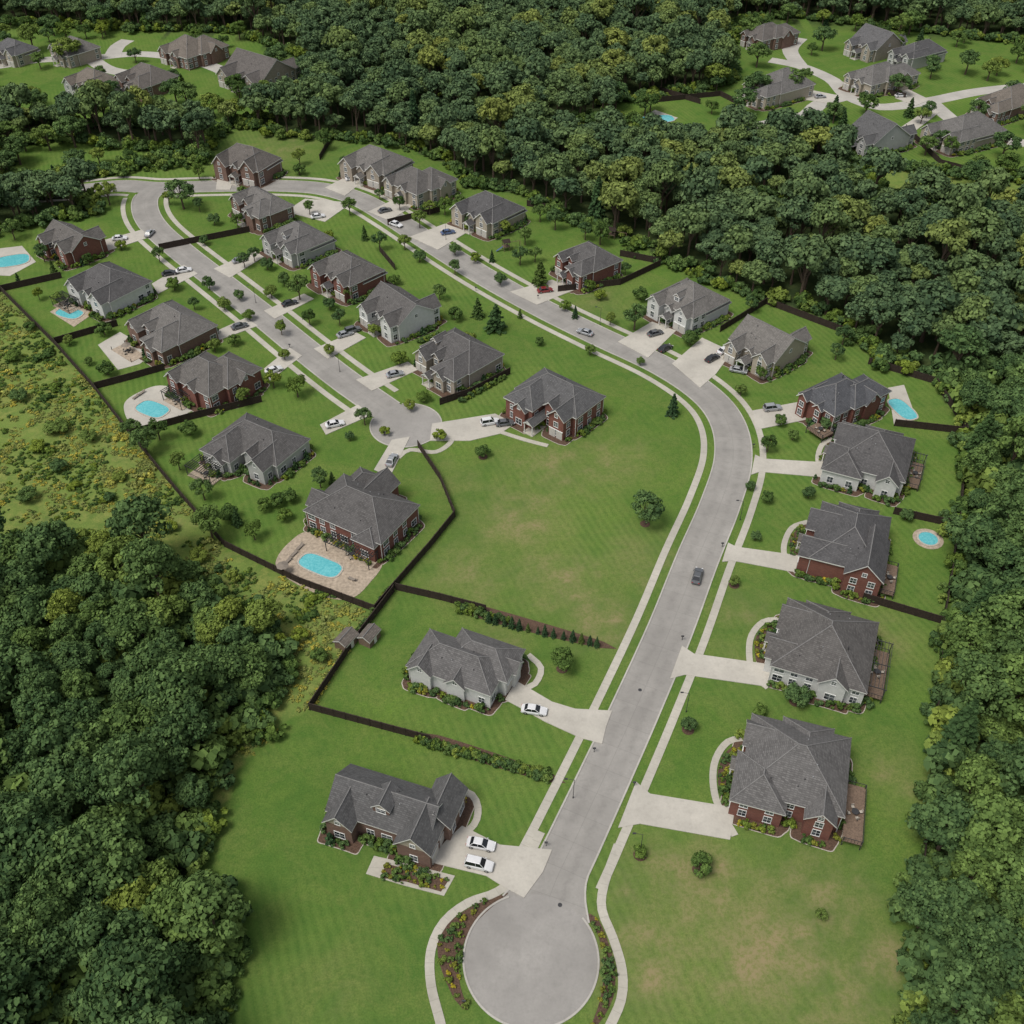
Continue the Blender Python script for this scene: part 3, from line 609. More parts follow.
def window(fr,gl,side,x,y,z,w,h):
    n={'S':(0,-1),'N':(0,1),'E':(1,0),'W':(-1,0)}[side]
    def bx(mb,dx0,dx1,z0,z1,d0,d1,m):
        if side in 'SN': 
            ya,yb=sorted((y+n[1]*d0,y+n[1]*d1)); mb.box(x+dx0,x+dx1,ya,yb,z0,z1,m,True)
        else:
            xa,xb=sorted((x+n[0]*d0,x+n[0]*d1)); mb.box(xa,xb,y+dx0,y+dx1,z0,z1,m,True)
    t=.1
    bx(gl,-w/2,w/2,z,z+h,-.02,.035,M['glass'])
    bx(fr,-w/2-t,w/2+t,z+h,z+h+t*1.2,-.02,.08,M['frame']); bx(fr,-w/2-t*1.4,w/2+t*1.4,z-t*1.2,z,-.02,.1,M['frame'])
    bx(fr,-w/2-t,-w/2,z,z+h,-.02,.07,M['frame']); bx(fr,w/2,w/2+t,z,z+h,-.02,.07,M['frame'])
    bx(fr,-.03,.03,z,z+h,.0,.055,M['frame']); bx(fr,-w/2,-.03,z+h*.5,z+h*.5+.05,.0,.05,M['frame']); bx(fr,.03,w/2,z+h*.5,z+h*.5+.05,.0,.05,M['frame'])
# (kind, x0,x1,y0,y1, eave shift, ridge axis)   fractions of the eave rectangle
STY={
 0:[('hip',0,1,.12,1,0,None),('gable',.04,.36,-.02,.6,0,'y'),('gable',.62,.95,.02,.6,.0,'y'),('gable',.4,.58,.06,.45,-.6,'y'),('hip',.55,1.0,.45,1.06,-1.2,'y')],
 1:[('hip',0,1,.28,1,0,None),('hip',.5,.98,0,.8,.02,'y'),('gable',.06,.34,.08,.6,.03,'y'),('gable',.58,.82,-.06,.3,-.8,'y'),('gable',.3,.48,.2,.6,.4,'y')],
 2:[('hip',0,.92,0,.8,0,None),('hip',.3,1,.3,1,.3,None),('gable',.03,.3,-.06,.4,.02,'y'),('gable',.5,1.04,.5,.8,-.1,'x'),('gable',.42,.66,-.05,.4,-.4,'y')],
 3:[('hip',.1,.95,.06,1,0,None),('gable',.52,.98,-.05,.6,.1,'y'),('gable',-.03,.5,.08,.4,-.5,'x'),('gable',-.02,.5,.5,.84,-.2,'x'),('hip',.3,.8,.6,1.08,-.4,'y')],
 4:[('hip',0,1,.0,.82,0,None),('gable',.3,.62,.4,1.04,.05,'y'),('gable',-.04,.4,.1,.42,.04,'x'),('hip',.66,.96,-.08,.5,-.6,'y'),('hip',.05,.4,.5,1.08,-.9,'y')],
 5:[('gable',0,1,.14,.9,0,'x'),('gable',.62,.96,0,1.05,.1,'y'),('gable',.06,.36,-.04,.5,-.05,'y'),('gable',.42,.58,.08,.5,-.4,'y'),('hip',-.1,.2,.3,.8,-1.3,'y')],
 6:[('hip',0,1,0,1,0,None),('gable',-.08,.45,.1,.42,-.3,'x'),('gable',-.04,.42,.52,.9,-.06,'x'),('gable',.5,.82,-.05,.45,.03,'y'),('hip',.2,.7,.6,1.08,-.8,'y')],
 7:[('hip',0,.96,0.1,1,0,None),('hip',-.07,.45,-.02,.55,-.5,None),('gable',-.04,.42,.6,.92,-.1,'x'),('hip',.3,.8,.5,1.07,-.3,'y'),('gable',.6,.9,-.02,.5,-.2,'y')],
}
def house(name,L,Nn,R,ez,wall,roof,style,front='S',garage=None,chim=None,gw=None,pitch=PITCH,bed=True,Dmin=9,flipx=False,sc=1.0,dorm=()):
    l,n,r=P(*L,ez),P(*Nn,ez),P(*R,ez)
    c=(l+r)/2; l,n,r=[c+(q-c)*sc for q in (l,n,r)]
    ax=(n-l); W=ax.length; ay=(r-n); D0=ay.length
    a1=math.atan2(ax.y,ax.x); a2=math.atan2(ay.y,ay.x)-math.pi/2
    d=(a2-a1+math.pi)%(2*math.pi)-math.pi; ang=a1+d*(D0/(W+D0))
    ex=Vector((math.cos(ang),math.sin(ang),0)); ey=Vector((-ex.y,ex.x,0))
    W2=max(8,ax.dot(ex)*.5+W*.5); D=max(Dmin,ay.dot(ey)*.5+D0*.5)
    cc=(l+r)/2; W=W2
    o=cc-ex*W/2-ey*D/2; o.z=0
    root=empty(name,o,ang)
    roofmb=MB(); walls=MB(); walls.wm=M[wall]; fr=MB(); gl=MB()
    gwm=M[gw] if gw else M[wall]; parts=[]
    for i,(k,x0,x1,y0,y1,dz,axs) in enumerate(STY[style] if isinstance(style,int) else style):
        if flipx: x0,x1=1-x1,1-x0
        X0,X1,Y0,Y1=x0*W,x1*W,y0*D,y1*D; e=ez+dz+.013*i; j=.011*i
        pp=pitch if k=='hip' else pitch*1.4
        if i==0 or (X1-X0 if axs=='y' else Y1-Y0)>8: pp=pitch
        zr=roof_part(roofmb,walls,gwm,k,X0+j,X1-j,Y0+j,Y1-j,e,ROOFS[roof],axs,pp)
        parts.append((X0+.45+j,X1-.45-j,Y0+.45+j,Y1-.45-j,e,zr,k,axs))
    y0m=parts[0][2]-.45
    for (xf,dw) in dorm:
        X0=xf*W-dw/2; yy=y0m+1.6; zb=ez+1.6*pitch
        roof_part(roofmb,walls,M['siding_tan'],'gable',X0,X0+dw,yy,yy+4.5,zb+1.5,ROOFS[roof],'y',.9,.25)
        window(fr,gl,'S',X0+dw/2,yy+.25,zb+.3,dw*.45,1.0)
    floors=[(.9,1.5)] if ez<4.6 else [(.7,1.6),(3.2,1.35)]
    for i,(x0,x1,y0,y1,e,zr,k,axs) in enumerate(parts):
        for side in 'SNEW':
            ln=(x1-x0) if side in 'SN' else (y1-y0); nn=max(1,int((ln-.8)/2.6))
            for w_ in range(nn):
                t=(w_+.5)/nn; ww=1.2 if (w_+i)%3 else 1.75
                x={'S':x0+t*(x1-x0),'N':x0+t*(x1-x0),'E':x1,'W':x0}[side]; y={'S':y0,'N':y1,'E':y0+t*(y1-y0),'W':y0+t*(y1-y0)}[side]
                if any(j!=i and q[0]-.8<x<q[1]+.8 and q[2]-.8<y<q[3]+.8 for j,q in enumerate(parts)): continue
                for fi,(z,h) in enumerate(floors):
                    if z+h<e-.15 and not (fi==1 and (w_+i)%4==3): window(fr,gl,side,x,y,z,ww,h)
            if k=='gable' and side in ('SN' if axs=='y' else 'EW') and (zr-e)>1.9:
                x={'S':(x0+x1)/2,'N':(x0+x1)/2,'E':x1,'W':x0}[side]; y={'S':y0,'N':y1,'E':(y0+y1)/2,'W':(y0+y1)/2}[side]
                if not any(j!=i and q[0]<x<q[1] and q[2]<y<q[3] for j,q in enumerate(parts)): window(fr,gl,side,x,y,e+.1,.8,.9)
    p0=parts[2] if garage is None and len(parts)>2 else parts[garage or 0]
    gd=MB()
    def panel(side,t,w,h,m,z=0.0,pp=p0):
        x0,x1,y0,y1=pp[:4]
        if side=='S': x=x0+t*(x1-x0); gd.box(x-w/2,x+w/2,y0-.13,y0+.02,z,h,m); fr.box(x-w/2-.14,x+w/2+.14,y0-.16,y0+.02,h,h+.16,M['frame'],True)
        elif side=='N': x=x0+t*(x1-x0); gd.box(x-w/2,x+w/2,y1-.02,y1+.13,z,h,m)
        elif side=='W': y=y0+t*(y1-y0); gd.box(x0-.13,x0+.02,y-w/2,y+w/2,z,h,m); fr.box(x0-.16,x0+.02,y-w/2-.14,y+w/2+.14,h,h+.16,M['frame'],True)
        else: y=y0+t*(y1-y0); gd.box(x1-.02,x1+.13,y-w/2,y+w/2,z,h,m); fr.box(x1-.02,x1+.16,y-w/2-.14,y+w/2+.14,h,h+.16,M['frame'],True)
    ln=(p0[1]-p0[0]) if front in 'SN' else (p0[3]-p0[2]); gwid=min(2.5,ln*.4)
    panel(front,.27,gwid,2.3,M['garage']); panel(front,.75,gwid,2.31,M['garage'])
    panel(front,.5,1.1,2.25,M['door'],0,parts[0])
    if front in 'SW':
        ymin=min(q[2] for q in parts); xmin=min(q[0] for q in parts); pm=MB(); dmy=MB(); dmy.wm=M['trim']
        if front=='S': a0,a1,b0,b1=W*.5-1.5,W*.5+1.5,ymin-1.3,parts[0][2]+.4; ax_='y'; cols=[(a0+.3,b0+.3),(a1-.3,b0+.3)]
        else: a0,a1,b0,b1=xmin-1.2,parts[0][0]+.4,D*.47-1.4,D*.47+1.4; ax_='x'; cols=[(a0+.3,b0+.3),(a0+.3,b1-.3)]
        roof_part(pm,dmy,M['trim'],'gable',a0,a1,b0,b1,2.95,ROOFS[roof],ax_,.75,.2,False)
        for cx_,cy_ in cols: pm.cyl((cx_,cy_,0),(cx_,cy_,2.72),.15,.13,M['trim'],8)
        pm.box(a0,a1,b0,b1,0,.16,M['walk']); pm.obj('portico',root); dmy.obj('portico_gable',root)
    zr=parts[0][5]
    vt=MB(); x0,x1,y0,y1=parts[0][:4]
    for _ in range(6):
        a=random.uniform(.25,.75); bb=random.choice([random.uniform(.12,.4),random.uniform(.6,.85)]); yy=y0+bb*(y1-y0); zz=ez+min(yy-y0,y1-yy)*pitch
        vt.cyl((x0+a*(x1-x0),yy,zz-.2),(x0+a*(x1-x0),yy,zz+.55),.1,.1,M['metal_dark'] if _%2 else M['metal_light'],7)
    vt.obj('roof_vents',root)
    dp=MB()
    for cxx,cyy in ((x0-.06,y0-.06),(x1+.06,y0-.06),(x1+.06,y1+.06),(x0-.06,y1+.06)): dp.box(cxx-.05,cxx+.05,cyy-.05,cyy+.05,0,ez-.3,M['trim'])
    dp.obj('downpipes',root)
    walls.obj('walls',root); roofmb.obj('roof',root); fr.obj('window_frames',root); gl.obj('window_glass',root); gd.obj('doors',root)
    mt=Matrix.Translation(o)@Matrix.Rotation(ang,4,'Z')
    if bed:
        bm=MB()
        for i,(x0,x1,y0,y1,*_) in enumerate(parts):
            for e,z,mm_ in ((1.75,.045+.002*i,M['bed_stone']),(1.6,.075+.004*i,M['mulch'])):
                cx_,cy_=(x0+x1)/2,(y0+y1)/2; hx_,hy_=(x1-x0)/2+e,(y1-y0)/2+e; pts=[]
                for k_ in range(40):
                    a=2*math.pi*k_/40; ca,sa=math.cos(a),math.sin(a); wob=1+.03*math.sin(a*5+i*2)
                    pts.append((cx_+hx_*wob*abs(ca)**.3*(1 if ca>0 else -1),cy_+hy_*wob*abs(sa)**.3*(1 if sa>0 else -1),z))
                bm.face(pts,mm_)
        bm.obj('planting_bed',root)
        for (x0,x1,y0,y1,*_) in parts:
            for side in 'SEWN':
                ln=(x1-x0) if side in 'SN' else (y1-y0); t=.8
                while t<ln-.5:
                    oo=random.uniform(.7,1.25)
                    x={'S':x0+t,'N':x0+t,'E':x1+oo,'W':x0-oo}[side]; y={'S':y0-oo,'N':y1+oo,'E':y0+t,'W':y0+t}[side]; t+=random.uniform(.7,1.5)
                    if side==front and ln<9: continue
                    if any(q[0]-.4<x<q[1]+.4 and q[2]-.4<y<q[3]+.4 for q in parts): continue
                    w3=mt@Vector((x,y,0)); SH.append((w3.x,w3.y,random.uniform(.7,1.5),random.choice([0,0,0,1,1,1,2,3])))
    return root,mt,W,D,parts
H={}
def h(key,*a,**k): H[key]=house(*a,**k)
h(1,'brick_house',(316,820),(430,850),(464,790),4.6,'brick_brown',3,[('gable',0,.94,.12,.92,0,'x'),('gable',.66,1.0,-.04,.62,.05,'y'),('gable',.76,1.06,.42,1.1,-.1,'y'),('gable',.02,.3,-.06,.5,-.05,'y')],front='E',garage=1,gw='siding_tan',pitch=.76,dorm=[(.48,3.4)])
h(2,'white_house',(404,666),(498,698),(527,650),4.4,'siding_white',1,2,front='E',garage=1)
h(3,'brick_house',(300,511),(380,541),(431,496),5.2,'brick_red',0,4,front='N',sc=1.02)
h(4,'stone_house',(193,450),(262,472),(315,438),4.2,'siding_grey',0,1,front='N',flipx=True,sc=1.04)
h(5,'brick_house',(165,374),(213,396),(263,369),5.4,'brick_red',0,2,front='N',sc=1.06)
h(6,'brick_house',(118,326),(163,350),(217,325),4.6,'brick_brown',1,1,front='N',sc=1.07)
h(7,'white_house',(61,285),(104,303),(152,281),4.8,'siding_white',0,0,front='N',sc=1.07,flipx=True)
h(8,'brick_house',(37,238),(66,253),(104,238),5.0,'brick_red',0,5,front='N',sc=1.08)
h(9,'brick_house',(210,163),(255,174),(281,158),5.6,'brick_brown',2,0,front='S',pitch=.8)
h(10,'brick_house',(224,200),(260,217),(294,205),5.2,'brick_brown',1,1,front='S',sc=1.08)
h(11,'stone_house',(259,238),(292,254),(334,238),4.8,'siding_grey',1,0,front='S',sc=1.06,dorm=[(.5,2.2)])
h(12,'brick_house',(306,268),(345,286),(386,270),5.4,'brick_red',0,0,front='S',sc=1.07)
h(13,'white_house',(356,305),(392,327),(441,308),5.2,'siding_white',0,5,front='S',sc=1.05)
h(14,'stone_house',(404,354),(455,379),(506,354),4.8,'stone_tan',0,1,front='S',sc=1.05,dorm=[(.2,2.4)])
h(15,'brick_house',(497,397),(563,422),(611,396),5.8,'brick_red',3,1,front='S',sc=1.04,flipx=True)
h(16,'stone_house',(337,163),(380,176),(412,160),5.2,'stone_tan',1,0,front='S',sc=1.05)
h(17,'stone_house',(381,180),(420,194),(460,180),5.0,'siding_tan',0,2,front='S',sc=1.05)
h(18,'stone_house',(447,208),(488,223),(527,208),5.2,'siding_tan',0,0,front='S',sc=1.06)
h(19,'brick_house',(549,257),(582,275),(622,260),5.4,'brick_red',0,1,front='S',sc=1.08)
h(20,'stone_house',(646,298),(688,320),(729,300),5.2,'siding_white',1,0,front='S',sc=1.05,dorm=[(.5,2.4)])
h(21,'stone_house',(718,342),(768,362),(816,341),4.8,'siding_tan',1,5,front='S',sc=1.05)
h(22,'brick_house',(793,392),(838,411),(897,393),5.6,'brick_red',3,2,front='W',sc=1.08)
h(23,'white_house',(826,468),(905,486),(920,440),4.6,'siding_white',0,7,front='W',sc=1.03)
h(24,'brick_house',(797,560),(882,577),(898,518),5.4,'brick_red',0,3,front='W',sc=1.03)
h(25,'white_house',(768,666),(864,690),(881,622),4.8,'siding_white',0,6,front='W',sc=1.02)
h(26,'brick_house',(735,800),(845,824),(858,738),5.2,'brick_red',1,7,front='W',sc=1.02)
for i,(a,b_,c,w,r) in enumerate([((-8,50),(12,57),(33,48),'siding_tan',1),((48,49),(68,57),(96,47),'stone_tan',1),((160,50),(190,58),(228,46),'brick_brown',2),((226,72),(255,86),(290,68),'stone_tan',2),((68,82),(90,92),(116,80),'siding_grey',2),((116,80),(140,91),(170,76),'brick_brown',2),
 ((744,33),(765,41),(798,33),'brick_brown',2),((850,42),(872,52),(901,42),'stone_tan',1),((893,52),(910,60),(941,50),'siding_grey',0),((740,85),(768,97),(812,84),'siding_tan',1),((850,75),(875,86),(916,74),'siding_tan',1),((845,132),(868,146),(910,134),'siding_grey',3),((925,128),(955,143),(1002,130),'siding_tan',1),((970,102),(1000,113),(1040,98),'brick_brown',2)]):
    house('brick_house' if 'brick' in w else 'stone_house',a,b_,c,5.0,w,r,[0,1,2,5][i%4],bed=(i>8),sc=1.1)
# decks / patios / pergolas
def deck(key,x0,x1,y0,y1,z=.5,rail=True,name='wooden_deck',pergola=False,m='deck'):
    root,mt,W,D,parts=H[key]; o=MB(); X0,X1,Y0,Y1=x0*W,x1*W,y0*D,y1*D
    o.box(X0,X1,Y0,Y1,z-.15,z,M[m],True)
    for x in (X0+.1,X1-.1):
        for y in (Y0+.1,Y1-.1): o.box(x-.07,x+.07,y-.07,y+.07,0,z+.95 if not pergola else 2.75+z,M['metal_dark'])
    if rail:
        for (a,b1,c,d1) in ((X0,X1,Y0,Y0+.06),(X0,X1,Y1-.06,Y1),(X1-.06,X1,Y0+.06,Y1-.06)):
            o.box(a,b1,c,d1,z+.85,z+.95,M['metal_dark'],True)
            L=max(b1-a,d1-c); n=int(L/.5)
            for i in range(n):
                t=(i+.5)/n
                if b1-a>d1-c: o.box(a+t*(b1-a)-.02,a+t*(b1-a)+.02,c+.01,d1-.01,z,z+.85,M['metal_dark'])
                else: o.box(a+.01,b1-.01,c+t*(d1-c)-.02,c+t*(d1-c)+.02,z,z+.85,M['metal_dark'])
    if pergola:
        n=int((X1-X0)/.6)
        for i in range(n+1):
            x=X0+(X1-X0)*i/n; o.box(x-.04,x+.04,Y0-.2,Y1+.2,2.8+z,2.95+z,M['metal_dark'],True)
        for y in (Y0+.1,(Y0+Y1)/2,Y1-.1): o.box(X0-.2,X1+.2,y-.05,y+.05,2.66+z,2.8+z,M['metal_dark'],True)
    cx,cy=(X0+X1)/2,(Y0+Y1)/2
    o.cyl((cx,cy,z+.68),(cx,cy,z+.74),.6,.6,M['metal_dark'],14); o.cyl((cx,cy,z),(cx,cy,z+.68),.05,.05,M['metal_dark'],6)
    for a in range(4):
        an=a*math.pi/2+.4; x=cx+1.05*math.cos(an); y=cy+1.05*math.sin(an)
        o.obox((x,y),(math.cos(an),math.sin(an)),.24,.24,z+.38,z+.46,M['bed_stone']); o.obox((x+.22*math.cos(an),y+.22*math.sin(an)),(math.cos(an),math.sin(an)),.03,.24,z+.46,z+.9,M['bed_stone'])
        for sx in (-.2,.2): o.obox((x+sx*math.cos(an),y+sx*math.sin(an)),(1,0),.02,.2,z,z+.38,M['metal_dark'])
    o.obj(name,root)
deck(26,.985,1.16,.0,.62,1.6); deck(25,.985,1.18,.15,.8,1.2,True,'screened_deck',True); deck(24,.98,1.14,.05,.5,1.2); deck(23,.98,1.14,.3,.8,1.0,True,'wooden_deck',True)
deck(3,.4,.95,-.2,-.01,.16,False,'covered_patio',True,'paver'); deck(4,0.02,.4,-.3,-.01,.16,True,'screened_patio',True,'paver'); deck(5,.1,.5,-.22,-.01,.16,False,'patio',True,'paver'); deck(6,.1,.55,-.25,-.01,.16,False,'patio',False,'paver')
deck(7,.0,.4,-.25,-.01,.16,True,'patio',True,'paver'); deck(22,.6,1.0,-.22,-.01,1.5,True)
# ------------------------------------------------------------------ pools
def pool(c,rx,ry,ang,kid=.0,round_=False):
    e=empty('swimming_pool',c,ang); n=40
    def loop(k,z): 
        out=[]
        for i in range(n):
            a=2*math.pi*i/n; r=1+kid*math.cos(2*a)-kid*.9*math.sin(a)
            p=3.0 if not round_ else 2.0
            x=abs(math.cos(a))**(2/p)*(1 if math.cos(a)>0 else -1)*rx*r; y=abs(math.sin(a))**(2/p)*(1 if math.sin(a)>0 else -1)*ry*r
            l=math.hypot(x,y); out.append((x*(1+k/l),y*(1+k/l),z))
        return out
    o=MB(); A=loop(0,.12); A2=loop(.0,.2); B=loop(.4,.2); C=loop(.4,.03)
    w=MB(); w.face(A,M['pool']); w.obj('pool_water',e)
    for i in range(n):
        j=(i+1)%n; o.face([A2[i],B[i],B[j],A2[j]],M['bed_stone']); o.face([B[i],C[i],C[j],B[j]],M['bed_stone']); o.face([A[i],A2[i],A2[j],A[j]],M['bed_stone'])
    o.obj('pool_coping',e)
pool(P(321,565),4.3,2.5,math.radians(-28),.12); slab('pool_terrace',smooth(PL([(276,567),(290,542),(316,532),(380,556),(368,585),(345,600),(308,590)]),1,True),.08,M['paver'],.08)
pool(P(153,409),4.0,2.8,math.radians(-30),.08); slab('pool_terrace',smooth(PL([(124,405),(140,392),(165,386),(205,402),(190,412),(160,427),(133,426)]),1,True),.08,M['drive'],.08)
pool(P(70,313),3.6,2.6,math.radians(-25),.1); slab('pool_terrace',PL([(50,312),(70,300),(102,308),(74,327)]),.08,M['paver'],.08)
pool(P(12,261),5,3.6,math.radians(20),.0); slab('pool_terrace',PL([(-12,250),(22,246),(36,262),(10,276),(-15,275)]),.08,M['drive'],.08)
pool(P(902,409),2.1,4.6,math.radians(18),.05); slab('pool_terrace',PL([(888,388),(904,385),(916,418),(894,425)]),.08,M['drive'],.08)
pool(P(928,539),2.0,2.0,0,0,True); slab('pool_terrace',[P(928,539)+Vector((3.2*math.cos(a*.3),3.2*math.sin(a*.3),0)) for a in range(21)],.08,M['paver'],.08)
pool(P(657,119),6,4,.2,.1); slab('pool_terrace',PL([(640,118),(655,110),(678,118),(660,127)]),.08,M['drive'],.08)
slab('patio_terrace',PL([(98,345),(120,332),(155,352),(140,364),(118,370)]),.07,M['drive'],.07)
def lounger(u,v,a):
    e=empty('sun_lounger',P(u,v)+Vector((0,0,.08)),math.radians(a)); o=MB()
    o.box(-.9,.5,-.33,.33,.28,.36,M['fabric'],True); o.face([(.5,-.33,.36),(1.0,-.33,.7),(1.0,.33,.7),(.5,.33,.36)][::-1],M['fabric']); o.face([(.5,-.33,.3),(1.0,-.33,.64),(1.0,.33,.64),(.5,.33,.3)],M['fabric'])
    for x in (-.8,.4):
        for y in (-.28,.28): o.box(x-.03,x+.03,y-.03,y+.03,0,.28,M['metal_dark'])
    o.obj('frame_and_cushion',e)
def umbrella(u,v):
    e=empty('patio_umbrella',P(u,v)+Vector((0,0,.08))); o=MB(); o.cyl((0,0,0),(0,0,2.6),.04,.03,M['metal_dark'],6); o.obj('pole',e); c=MB()
    for i in range(8):
        a=i*math.pi/4; b2=(i+1)*math.pi/4; c.face([(1.3*math.cos(a),1.3*math.sin(a),2.15),(1.3*math.cos(b2),1.3*math.sin(b2),2.15),(0,0,2.7)],M['fabric'])
    c.obj('canopy',e)
for a in [(288,562,60),(294,555,60),(300,548,60),(352,580,-30),(136,398,60),(142,394,60),(182,404,-30)]: lounger(*a)
for a in [(284,573),(128,352)]: umbrella(*a)
# ------------------------------------------------------------------ fences
def fence(l,hh=2.0,m='wood_dark',name='wooden_fence'):
    pts=PL(l); o=MB()
    for a,b_ in zip(pts[:-1],pts[1:]):
        L=(b_-a).length; d=(b_-a)/L; n=max(1,round(L/2.4)); z1=hh
        for i in range(n):
            p=a+d*(L*i/n); q=a+d*(L*(i+1)/n); c=(p+q)/2
            o.obox((c.x,c.y),d,(L/n)/2-.08,.04,.05,z1-random.uniform(0,.06),M[m]); o.obox((p.x,p.y),d,.08,.1,0,z1+.14,M[m])
        for zz in (.4,1.3): 
            c=(a+b_)/2+Vector((-d.y,d.x,0))*.075; o.obox((c.x,c.y),d,L/2-.1,.03,zz,zz+.09,M[m])
        c=(a+b_)/2; o.obox((c.x,c.y),d,L/2-.1,.085,z1+.005,z1+.05,M[m])
    o.obox((pts[-1].x,pts[-1].y),(1,0),.07,.07,0,hh+.1,M[m])
    o.obj(name)
for f in ([(-20,268),(0,290),(55,345),(95,390),(130,435),(175,490),(225,547),(300,584),(375,612)],[(375,612),(395,588),(430,548),(455,517),(440,480),(418,447)],
 [(56,344),(118,326)],[(96,389),(130,380),(165,370)],[(132,436),(190,420),(262,402)],[(0,292),(62,278)],[(396,590),(440,600),(486,612)],[(394,592),(350,650),(310,710),(370,726),(430,742)],
 [(868,364),(935,384),(966,432),(958,525),(942,626),(932,760),(920,880)],[(894,426),(966,434)],[(893,514),(957,528)],[(862,600),(942,624)],[(720,332),(766,304),(850,336)],[(620,256),(660,264)],[(527,206),(560,212)],
 [(558,292),(620,285),(660,266)],[(160,250),(250,232)],[(100,172),(150,163),(205,156)],[(330,292),(355,287)],[(380,252),(395,270)],[(510,374),(470,395),(440,405)],[(388,225),(440,212)],[(320,160),(332,140)],
 [(640,104),(720,96),(740,106)],[(905,130),(940,165),(990,178)],[(660,92),(700,104)],[(845,78),(870,92),(905,98)]):
    fence(f)
hp=smooth(PL([(420,741),(455,752),(500,764),(546,778)]),.8)
hx=[];hs=[]
for p in hp:
    for _ in range(3): hx.append((p.x+random.gauss(0,.3),p.y+random.gauss(0,.3),0)); hs.append(random.uniform(.8,1.2))
for l in ([(420,343),(440,335)],[(462,402),(505,378)],[(460,612),(492,620)],[(390,590),(355,640)]):
    for p in smooth(PL(l),.9): hx.append((p.x,p.y,0)); hs.append(random.uniform(.8,1.1))
instancer('hedge',hx,RNG.uniform(0,6,len(hx)),[(s_,s_,s_*1.2) for s_ in hs],RNG.choice(2,len(hx)),shr)
def bedpoly(l,z=.06):
    slab('planting_bed',smooth(PL(l),1,True),z,M['mulch'],.06)
BL=[[(508,893),(500,900),(474,925),(460,955),(460,985),(468,1010),(455,1000),(440,965),(438,940),(450,922),(475,905)],[(586,915),(597,918),(608,942),(615,970),(613,998),(600,1022),(590,1030),(600,1000),(604,965),(598,935)],
    [(437,735),(420,742),(548,782),(552,774)],[(455,602),(484,620),(600,648),(604,642),(490,608)],
    [(718,770),(728,750),(745,745),(742,790),(728,800),(720,792)],[(755,640),(765,627),(778,624),(772,660),(758,665)],[(790,540),(797,530),(806,528),(800,552),(792,555)]]
for b_ in BL: bedpoly(b_)
for q_,b_ in enumerate(BL[:2]+BL[4:]+[FB]):
    c=[(q.x,q.y) for q in PL(b_)]; xs_=[a for a,_ in c]; ys_=[a for _,a in c]; mine=[]
    for _ in range(320):
        x=random.uniform(min(xs_),max(xs_)); y=random.uniform(min(ys_),max(ys_))
        if inpoly(np.array([x]),np.array([y]),c)[0] and all(math.hypot(x-q[0],y-q[1])>.8 for q in mine) and (Vector((x,y,0))-bulb1).length>RB1+.7: mine.append((x,y,random.uniform(.45,1.0),random.choice([0,1,1,2,2])))
    SH+=mine
for u,v in [(645,524),(483,457),(688,730),(699,870),(734,585),(640,855),(672,415),(562,669),(795,702)]:
    c=P(u,v); o=MB(); disc(o,Vector((0,0,0)),1.1,.05,M['mulch'],20); q=o.obj('tree_ring'); q.location=c
rd_=road1+road2
DRW=[[(q.x,q.y) for q in PL(d)] for d in DR]
SH=[s_ for s_ in SH if min((Vector((s_[0],s_[1],0))-q).length for q in rd_)>5 and not any(inpoly(np.array([s_[0]]),np.array([s_[1]]),d)[0] for d in DRW)]
instancer('garden_shrubs',[(a,b_,.03) for a,b_,_,_ in SH],RNG.uniform(0,6,len(SH)),[(c,c,c) for _,_,c,_ in SH],[k_ for *_,k_ in SH],shr)
